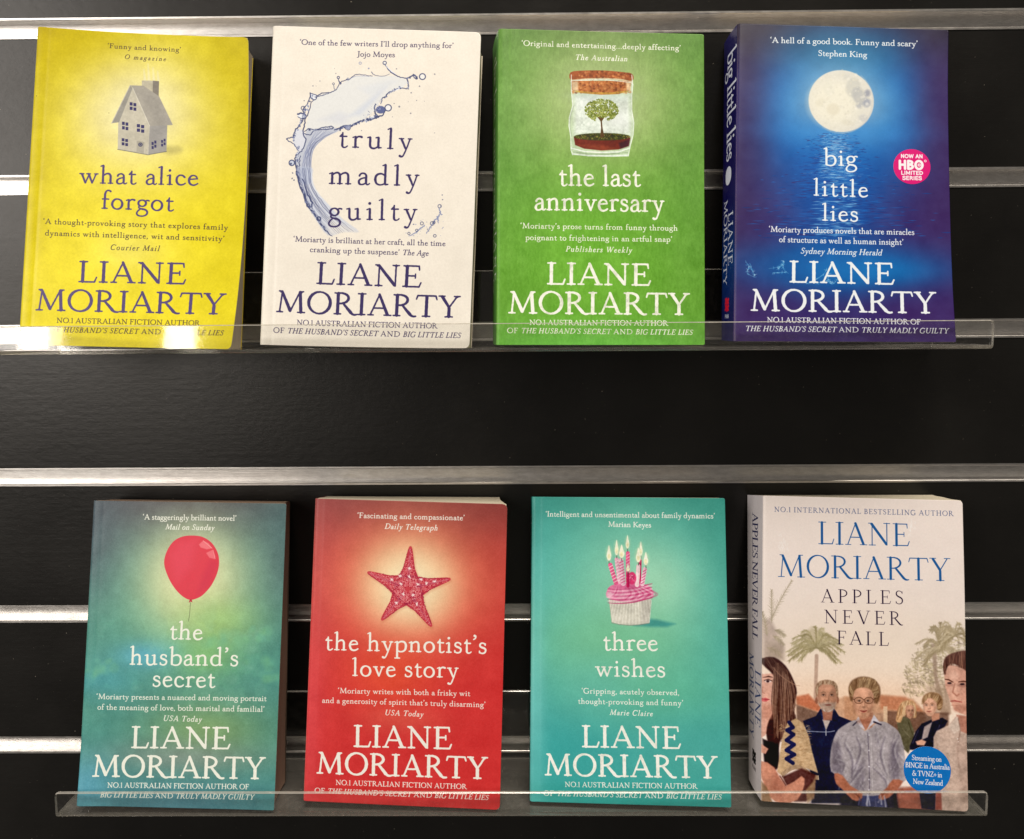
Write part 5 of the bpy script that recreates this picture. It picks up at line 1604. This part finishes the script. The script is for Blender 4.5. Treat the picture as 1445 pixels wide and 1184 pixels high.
# ------------------------------------------------------------------ books
def make_book(name, label, spec):
    w_, h = spec['w'], spec['h']
    dl = spec['dl']
    Ts, Tf = spec['T']
    root = thing(name, label, 'book', [v * MM for v in spec['pos']], spec['rot'], group='paperbacks by one author facing out')
    warp = spec.get('warp', lambda u, v, d: (0, 0, 0))
    back = spec.get('back', (0, 0))
    skew = spec.get('skew', (0, 0))

    lean_t = math.tan(-spec['rot'][0])

    def P(x, y, z, cover=0.0):
        u, v = x / w_ + .5, z / h
        dx = (dl[0][0] * (1 - u) + dl[1][0] * u) * v + (dl[3][0] * (1 - u) + dl[2][0] * u) * (1 - v)
        dz = (dl[0][1] * (1 - u) + dl[1][1] * u) * v + (dl[3][1] * (1 - u) + dl[2][1] * u) * (1 - v)
        a, b, c = warp(u, v, cover)
        f = min(1.0, max(0.0, y / max(Ts, Tf)))
        bx = (back[0] * v + back[1] * (1 - v)) * f * u - (skew[0] * v + skew[1] * (1 - v)) * f * (1 - u)
        sl = max(0.0, y) * lean_t * max(0.0, 1 - v) ** 3          # the leaning book settles flat on the ledge
        return ((x + dx + a + bx) * MM, (y + b) * MM, (z + dz + c + sl) * MM)

    rc = spec.get('round', 1.2)
    tc = .34                                       # cover card
    seed = spec['seed']
    rr = random.Random(seed)
    ph = [rr.uniform(0, 6.28) for _ in range(6)]
    # ---- front cover
    xs = sorted(set([0, .7, 1.6, 3.0, 5.4, 6.4, 7.2, 8.0, 9.2, 12] + [12 + (w_ - 18) * i / 14 for i in range(15)] + [w_ - 3.6, w_ - 2.2, w_ - 1.0, w_ - .35, w_]))
    zs = sorted(set([0, .35, 1.0, 2.2, 4] + [4 + (h - 8) * i / 20 for i in range(21)] + [h - 2.2, h - 1.0, h - .35, h]))
    groove, hinge = spec.get('groove', .3), spec.get('hinge', 7.0)

    def relief(x, z):
        u, v = x / w_, z / h
        y = groove * math.exp(-((x - hinge) / .8) ** 2)
        y += 1.2 * (1 - math.sqrt(max(0, 1 - (1 - min(1, x / 3.2)) ** 2))) if x < 3.2 else 0
        y += .25 * math.sin(2.2 * u * 3.1 + ph[0]) * math.sin(2.6 * v * 3.1 + ph[1]) * u
        y += .10 * math.sin(7 * u + ph[2]) * math.sin(9 * v + ph[3]) * u
        c = spec.get('curl', (0, 0, 0, 0))           # lift of TL TR BR BL corners
        y -= c[1] * math.exp(-((1 - u) / .16) ** 2 - ((1 - v) / .12) ** 2) + c[2] * math.exp(-((1 - u) / .16) ** 2 - (v / .12) ** 2)
        y -= c[0] * math.exp(-(u / .1) ** 2 - ((1 - v) / .1) ** 2) + c[3] * math.exp(-(u / .1) ** 2 - (v / .1) ** 2)
        return y
    V, UV, F, MI = [], [], [], []
    nx, nz = len(xs), len(zs)

    def clip(x, z):
        dz = min(z, h - z)
        lim = w_ - (rc - math.sqrt(max(0, rc * rc - (rc - dz) ** 2)) if dz < rc else 0)
        return min(x, lim)
    for layer in (0, 1):
        for z in zs:
            for x in xs:
                xc = clip(x, z)
                V.append(P(xc - w_ / 2, relief(xc, z) - tc + layer * tc, z, 1.0))
                UV.append((xc / w_, z / h))
    N = nx * nz
    for j in range(nz - 1):
        for i in range(nx - 1):
            a = j * nx + i
            F.append((a, a + 1, a + 1 + nx, a + nx)); MI.append(0)
            F.append((N + a, N + a + nx, N + a + 1 + nx, N + a + 1)); MI.append(1)
    for i in range(nx - 1):
        F.append((i + 1, i, N + i, N + i + 1)); MI.append(1)
        a = (nz - 1) * nx + i
        F.append((a, a + 1, N + a + 1, N + a)); MI.append(1)
    for j in range(nz - 1):
        a = j * nx + nx - 1
        F.append((a, N + a, N + a + nx, a + nx)); MI.append(1)
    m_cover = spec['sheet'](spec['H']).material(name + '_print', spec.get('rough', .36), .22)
    fc = link_mesh('front_cover', V, F, [m_cover, M_WHITE_EDGE], root, MI, UV, smooth=False)
    fc.data.polygons.foreach_set('use_smooth', [m == 0 for m in MI])
    # ---- spine
    ns = 8
    V, F, UV, MI = [], [], [], []
    for z in [h * i / 24 for i in range(25)]:
        for i in range(ns + 1):
            t = i / ns
            y = 1.2 - tc + (Ts - 1.0 + tc) * t
            bul = -.5 * math.sin(math.pi * t)
            V.append(P(-w_ / 2 + bul, y, z, 1.0 - t)); UV.append((1 - t, z / h))
    for j in range(24):
        for i in range(ns):
            a = j * (ns + 1) + i
            F.append((a, a + ns + 1, a + ns + 2, a + 1)); MI.append(0)
    m_sp = spine_sheet(Ts, h, (0, 0, 0), spec['spine'], seed).material(name + '_spine_print', .36, .22)
    link_mesh('spine', V, F, [m_sp], root, MI, UV, smooth=True)
    # ---- page block
    V, F = [], []
    ys = [i / 8 for i in range(9)]
    zz = [h * i / 16 for i in range(17)]
    ins = .12
    xx = [-w_ / 2 + .4] + [-w_ / 2 + .4 + (w_ - 1.0) * i / 8 for i in range(1, 9)]

    def Tu(x):
        u = x / w_ + .5
        return Ts + (Tf - Ts) * u
    idx = {}

    def vid(i, j, k):
        key = (i, j, k)
        if key not in idx:
            x, z, t = xx[i], min(max(zz[k], ins), h - ins), ys[j]
            z += (spec.get('rise', .55) * t * (x / w_ + .5)) if k == 16 else 0
            if i == len(xx) - 1:
                x -= 1.3 * math.sin(math.pi * t) ** .8 + .25 * math.sin(k * .9 + ph[4]) * t
            y = .4 + (Tu(x) - .8) * t + (relief(x + w_ / 2, z) * (1 - t) if x > -w_ / 2 + 3 else 0)
            if k in (0, 16):
                z += (.25 * math.sin(t * 11 + ph[5])) * (1 if k else -1) * .5
            idx[key] = len(V)
            V.append(P(x, y, z, max(0, 1 - t * 3) * .9))
        return idx[key]
    I, J, K = len(xx) - 1, 8, 16
    for j in range(J):
        for k in range(K):
            F.append((vid(I, j, k), vid(I, j + 1, k), vid(I, j + 1, k + 1), vid(I, j, k + 1)))
            F.append((vid(0, j, k), vid(0, j, k + 1), vid(0, j + 1, k + 1), vid(0, j + 1, k)))
        for i in range(I):
            F.append((vid(i, j, 0), vid(i, j + 1, 0), vid(i + 1, j + 1, 0), vid(i + 1, j, 0)))
            F.append((vid(i, j, K), vid(i + 1, j, K), vid(i + 1, j + 1, K), vid(i, j + 1, K)))
    for i in range(I):
        for k in range(K):
            F.append((vid(i, 0, k), vid(i + 1, 0, k), vid(i + 1, 0, k + 1), vid(i, 0, k + 1)))
            F.append((vid(i, J, k), vid(i, J, k + 1), vid(i + 1, J, k + 1), vid(i + 1, J, k)))
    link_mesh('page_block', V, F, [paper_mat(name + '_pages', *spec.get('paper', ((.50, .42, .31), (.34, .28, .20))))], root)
    # ---- back cover
    V, F, MI = [], [], []
    n = 10
    for lay in (0, 1):
        for z in (.5, h * .25, h * .5, h * .75, h - .5):
            for i in range(n + 1):
                x = -w_ / 2 + w_ * i / n
                V.append(P(x, Tu(x) - .25 + lay * .4, z, 0))
    R = n + 1
    for j in range(4):
        for i in range(n):
            a = j * R + i
            F += [(a, a + 1, a + 1 + R, a + R), (5 * R + a, 5 * R + a + R, 5 * R + a + 1 + R, 5 * R + a + 1)]
    for i in range(n):
        F += [(i + 1, i, 5 * R + i, 5 * R + i + 1), (4 * R + i, 4 * R + i + 1, 9 * R + i + 1, 9 * R + i)]
    for j in range(4):
        a, b = j * R, j * R + n
        F += [(a, a + R, 5 * R + a + R, 5 * R + a), (b, 5 * R + b, 5 * R + b + R, b + R)]
    mb, _, _ = new_mat(name + '_back', tuple(.8 * c for c in srgb(spec['back_col'])), .4)
    link_mesh('back_cover', V, F, [mb], root)
    # ---- printed roundel stuck on the cover
    if 'roundel' in spec:
        view, cx, cy, rad, paint, lbl = spec['roundel']
        tmp = Sheet(w_, h, res=.2, H=spec['H'])
        tmp.view = view
        x0, y0 = tmp.p(cx, cy)
        r = rad * tmp.k()
        s = Sheet(2 * r, 2 * r, res=16)
        paint(s)
        V, F, UV, MI = [], [], [], []
        rings, ns = 5, 48
        V.append(None)
        pts = [(x0, h - y0)]
        for q in range(1, rings + 1):
            for i in range(ns):
                th = 2 * math.pi * i / ns
                pts.append((x0 + r * q / rings * math.cos(th), h - y0 + r * q / rings * math.sin(th)))
        V = [P(x - w_ / 2, relief(x, z) - tc - .10, z, 1.0) for x, z in pts]
        UV = [((x - x0) / (2 * r) + .5, (z - h + y0) / (2 * r) + .5) for x, z in pts]
        for i in range(ns):
            F.append((0, 1 + i, 1 + (i + 1) % ns)); MI.append(0)
            for q in range(rings - 1):
                a, b = 1 + q * ns + i, 1 + q * ns + (i + 1) % ns
                F.append((a, a + ns, b + ns, b)); MI.append(0)
        base = len(V)
        for i in range(ns):
            x, z = pts[1 + (rings - 1) * ns + i]
            V.append(P(x - w_ / 2, relief(x, z) - tc - .005, z, 1.0)); UV.append((0, 0))
        for i in range(ns):
            a, b = 1 + (rings - 1) * ns + i, 1 + (rings - 1) * ns + (i + 1) % ns
            F.append((a, base + i, base + (i + 1) % ns, b)); MI.append(1)
        rd = link_mesh('roundel', V, F, [s.material(name + '_roundel_print', .34, .1), M_WHITE_EDGE], fc, MI, UV)
        rd['label'] = lbl
    return root


def roundel_pink(s):
    s.img[:] = (222, 38, 116)
    c, r = s.w / 2, s.w / 168
    w_ = (252, 240, 240)
    s.text('NOW AN', c - 50 * r, c - 41 * r, c + 50 * r, c - 44 * r + 3 * r, 18 * r, w_, 'sans', .03, mm=True)
    s.text('HBO', c - 61 * r, c + 13 * r, c + 52 * r, c + 13 * r, 42 * r, w_, 'sans', .05, mm=True)
    s.line([(c + 33 * r, c - 8 * r), (c + 33.1 * r, c - 8 * r)], 7 * r, w_, mm=True)
    s.line([(c + 33 * r, c - 8 * r), (c + 33.1 * r, c - 8 * r)], 3 * r, (222, 38, 116), mm=True)
    s.line([(c + 61 * r + 4.5 * r * math.cos(a), c - 28 * r + 4.5 * r * math.sin(a)) for a in np.linspace(0, 6.283, 13)], 1.2 * r, w_, mm=True)
    s.text('LIMITED', c - 50 * r, c + 39 * r, c + 50 * r, c + 39 * r, 18 * r, w_, 'sans', .03, mm=True)
    s.text('SERIES', c - 44 * r, c + 64 * r, c + 44 * r, c + 64 * r, 18 * r, w_, 'sans', .03, mm=True)


def roundel_blue(s):
    s.img[:] = (30, 116, 190)
    s.grain(5, 30, 3, 5)
    c, r = s.w / 2, s.w / 230
    w_ = (246, 240, 238)
    for t, x0, x1, y in (('Streaming on', -75, 71, -46), ('BINGE in Australia', -107, 109, -9), ('& TVNZ+ in', -73, 72, 30), ('New Zealand', -71, 75, 70)):
        s.text(t, c + x0 * r, c + y * r, c + x1 * r, c + y * r + 3 * r, 25 * r, w_, 'roman', .012, mm=True)


def warp_house(u, v, c):
    return (3.6 * u ** 3 * 4 * v * (1 - v) * c, 0, -1.3 * 4 * u * (1 - u) * v ** 6)


def warp_white(u, v, c):
    return (0, 0, -.5 * 4 * u * (1 - u) * (1 - v) ** 4)


def warp_moon(u, v, c):
    return (-1.6 * u * 4 * v * (1 - v) * c, 0, 0)


BOOKS = [  # H is the homography from image pixels to cover millimetres
 dict(w=128, h=198, rot=[-0.1958, 0.0363, 0.0519], pos=[-238.56, -68.1, -206.55], dl=[[-0.4, 0.33], [0.71, -0.36], [-0.72, -0.08], [0.47, -0.75]],
      H=[0.419411, 0.0253085, -23.0126, -0.0223095, 0.443066, -15.4858, -6.26503e-05, 1.97376e-05, 1.0]),
 dict(w=128, h=198, rot=[-0.1899, 0.0315, 0.0075], pos=[-93.43, -67.61, -206.89], dl=[[-0.4, 0.3], [0.91, -0.44], [-0.8, -0.0], [0.37, -1.04]],
      H=[0.425613, 0.0175091, -164.505, -0.0136821, 0.437233, -10.8225, -3.20105e-05, 1.24523e-05, 1.0]),
 dict(w=128, h=198, rot=[-0.1859, 0.0187, 0.037], pos=[50.05, -60.4, -207.64], dl=[[-0.31, 0.24], [0.68, -0.58], [-0.22, 0.67], [-0.12, -0.77]],
      H=[0.415626, 0.00288694, -292.593, -0.0123739, 0.431296, -8.84626, -6.24942e-05, 3.31327e-05, 1.0]),
 dict(w=130, h=200, rot=[-0.2317, 0.0351, -0.0234], pos=[194.41, -70.28, -206.51], dl=[[0.34, 0.83], [0.16, -1.15], [0.34, 1.78], [-0.79, -1.52]],
      H=[0.403595, 0.00503931, -420.31, -0.014419, 0.441192, 0.318496, -6.20478e-05, 0.000112122, 1.0]),
 dict(w=128, h=198, rot=[-0.189, 0.0273, 0.0075], pos=[-224.61, -70.23, -504.97], dl=[[-0.07, -0.63], [0.27, -0.01], [-0.03, -0.01], [-0.15, 0.33]],
      H=[0.49009, 0.0262019, -83.0539, -0.00770855, 0.488865, -344.319, 1.65479e-05, 5.39045e-05, 1.0]),
 dict(w=128, h=198, rot=[-0.1647, 0.0254, -0.0395], pos=[-78.58, -67.79, -505.12], dl=[[0.27, -0.6], [-0.06, -0.5], [0.35, 0.25], [-0.55, 0.26]],
      H=[0.506171, 0.0200569, -239.204, -0.0144922, 0.504067, -348.166, 4.31861e-05, 6.06571e-05, 1.0]),
 dict(w=129, h=199, rot=[-0.2257, -0.001, -0.0562], pos=[70.15, -66.46, -505.34], dl=[[0.03, -0.13], [0.01, -0.2], [0.46, 0.26], [-0.52, 0.04]],
      H=[0.541955, 0.00403316, -409.836, -0.00400783, 0.544665, -378.8, 5.72507e-05, 0.000118626, 1.0]),
 dict(w=130, h=199, rot=[-0.2001, 0.0191, -0.0539], pos=[221.08, -68.3, -505.52], dl=[[0.6, -0.65], [-0.34, -0.52], [0.04, 0.01], [-0.28, 0.2]],
      H=[0.534634, 0.00359647, -578.53, -0.013371, 0.544337, -366.358, 6.30562e-05, 9.87579e-05, 1.0]),
]
EXTRA = [
 dict(name='yellow_paperback', label='yellow paperback with a grey toy house and dark purple lettering on its cover', sheet=cover_house, T=(31, 25), spine=spine_plain(None, (214, 190, 30)), back_col=(214, 190, 30),
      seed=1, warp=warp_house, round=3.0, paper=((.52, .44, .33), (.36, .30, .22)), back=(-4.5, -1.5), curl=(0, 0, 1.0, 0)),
 dict(name='cream_paperback', label='cream white paperback with a blue water splash on its cover', sheet=cover_splash, T=(29, 28), spine=spine_plain(None, (236, 224, 204)), back_col=(236, 224, 204),
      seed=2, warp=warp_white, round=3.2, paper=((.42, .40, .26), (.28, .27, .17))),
 dict(name='green_paperback', label='green paperback with a corked glass jar holding a little tree on its cover', sheet=cover_jar, T=(25, 20), spine=spine_plain('the last anniversary', (240, 240, 214), (96, 150, 66)), back_col=(96, 160, 66), seed=3, hinge=6.0, skew=(3.5, 2)),
 dict(name='dark_blue_paperback', label='dark blue and purple paperback with a full moon and a pink roundel on its cover', sheet=cover_moon, T=(22, 25), spine=spine_moon, back_col=(60, 50, 96), seed=4, skew=(3.6, 2.6), warp=warp_moon, hinge=11.0, groove=.35,
      curl=(0, .4, .8, 0), roundel=(VG, 943, 762, 84, roundel_pink, 'pink roundel with white capitals')),
 dict(name='teal_grey_paperback', label='grey and teal paperback with a red balloon on its cover, leftmost on the lower ledge', sheet=cover_balloon, T=(32, 31), spine=spine_plain(None, (80, 110, 110)), back_col=(70, 60, 50), seed=5,
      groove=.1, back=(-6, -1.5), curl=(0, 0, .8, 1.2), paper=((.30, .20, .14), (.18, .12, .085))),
 dict(name='red_paperback', label='red paperback with a pink starfish on its cover', sheet=cover_star, T=(30, 36), spine=spine_plain(None, (190, 60, 56)), back_col=(190, 60, 56), seed=6, rise=2.4, round=3.4, hinge=5.0, groove=.2, back=(-6.5, -5),
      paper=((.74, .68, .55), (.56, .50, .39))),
 dict(name='turquoise_paperback', label='turquoise green paperback with a cupcake full of lit candles on its cover', sheet=cover_cupcake, T=(18, 24), spine=spine_plain('three wishes', (240, 246, 230), (48, 130, 120)), back_col=(48, 130, 120), seed=7, hinge=5.5, skew=(1.5, .6), groove=.3),
 dict(name='pale_pink_paperback', label='pale pink paperback with blue capitals above a photograph of six people', sheet=cover_family, T=(25, 31), spine=spine_family, back_col=(220, 206, 200), seed=8, rise=3.2, skew=(6, 3), round=2.6, hinge=3.5, groove=.12, back=(-5, -2),
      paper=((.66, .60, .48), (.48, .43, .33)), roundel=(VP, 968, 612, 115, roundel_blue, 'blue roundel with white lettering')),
]
for geo, ex in zip(BOOKS, EXTRA):
    sp = dict(geo)
    sp.update(ex)
    make_book(sp['name'], sp['label'], sp)
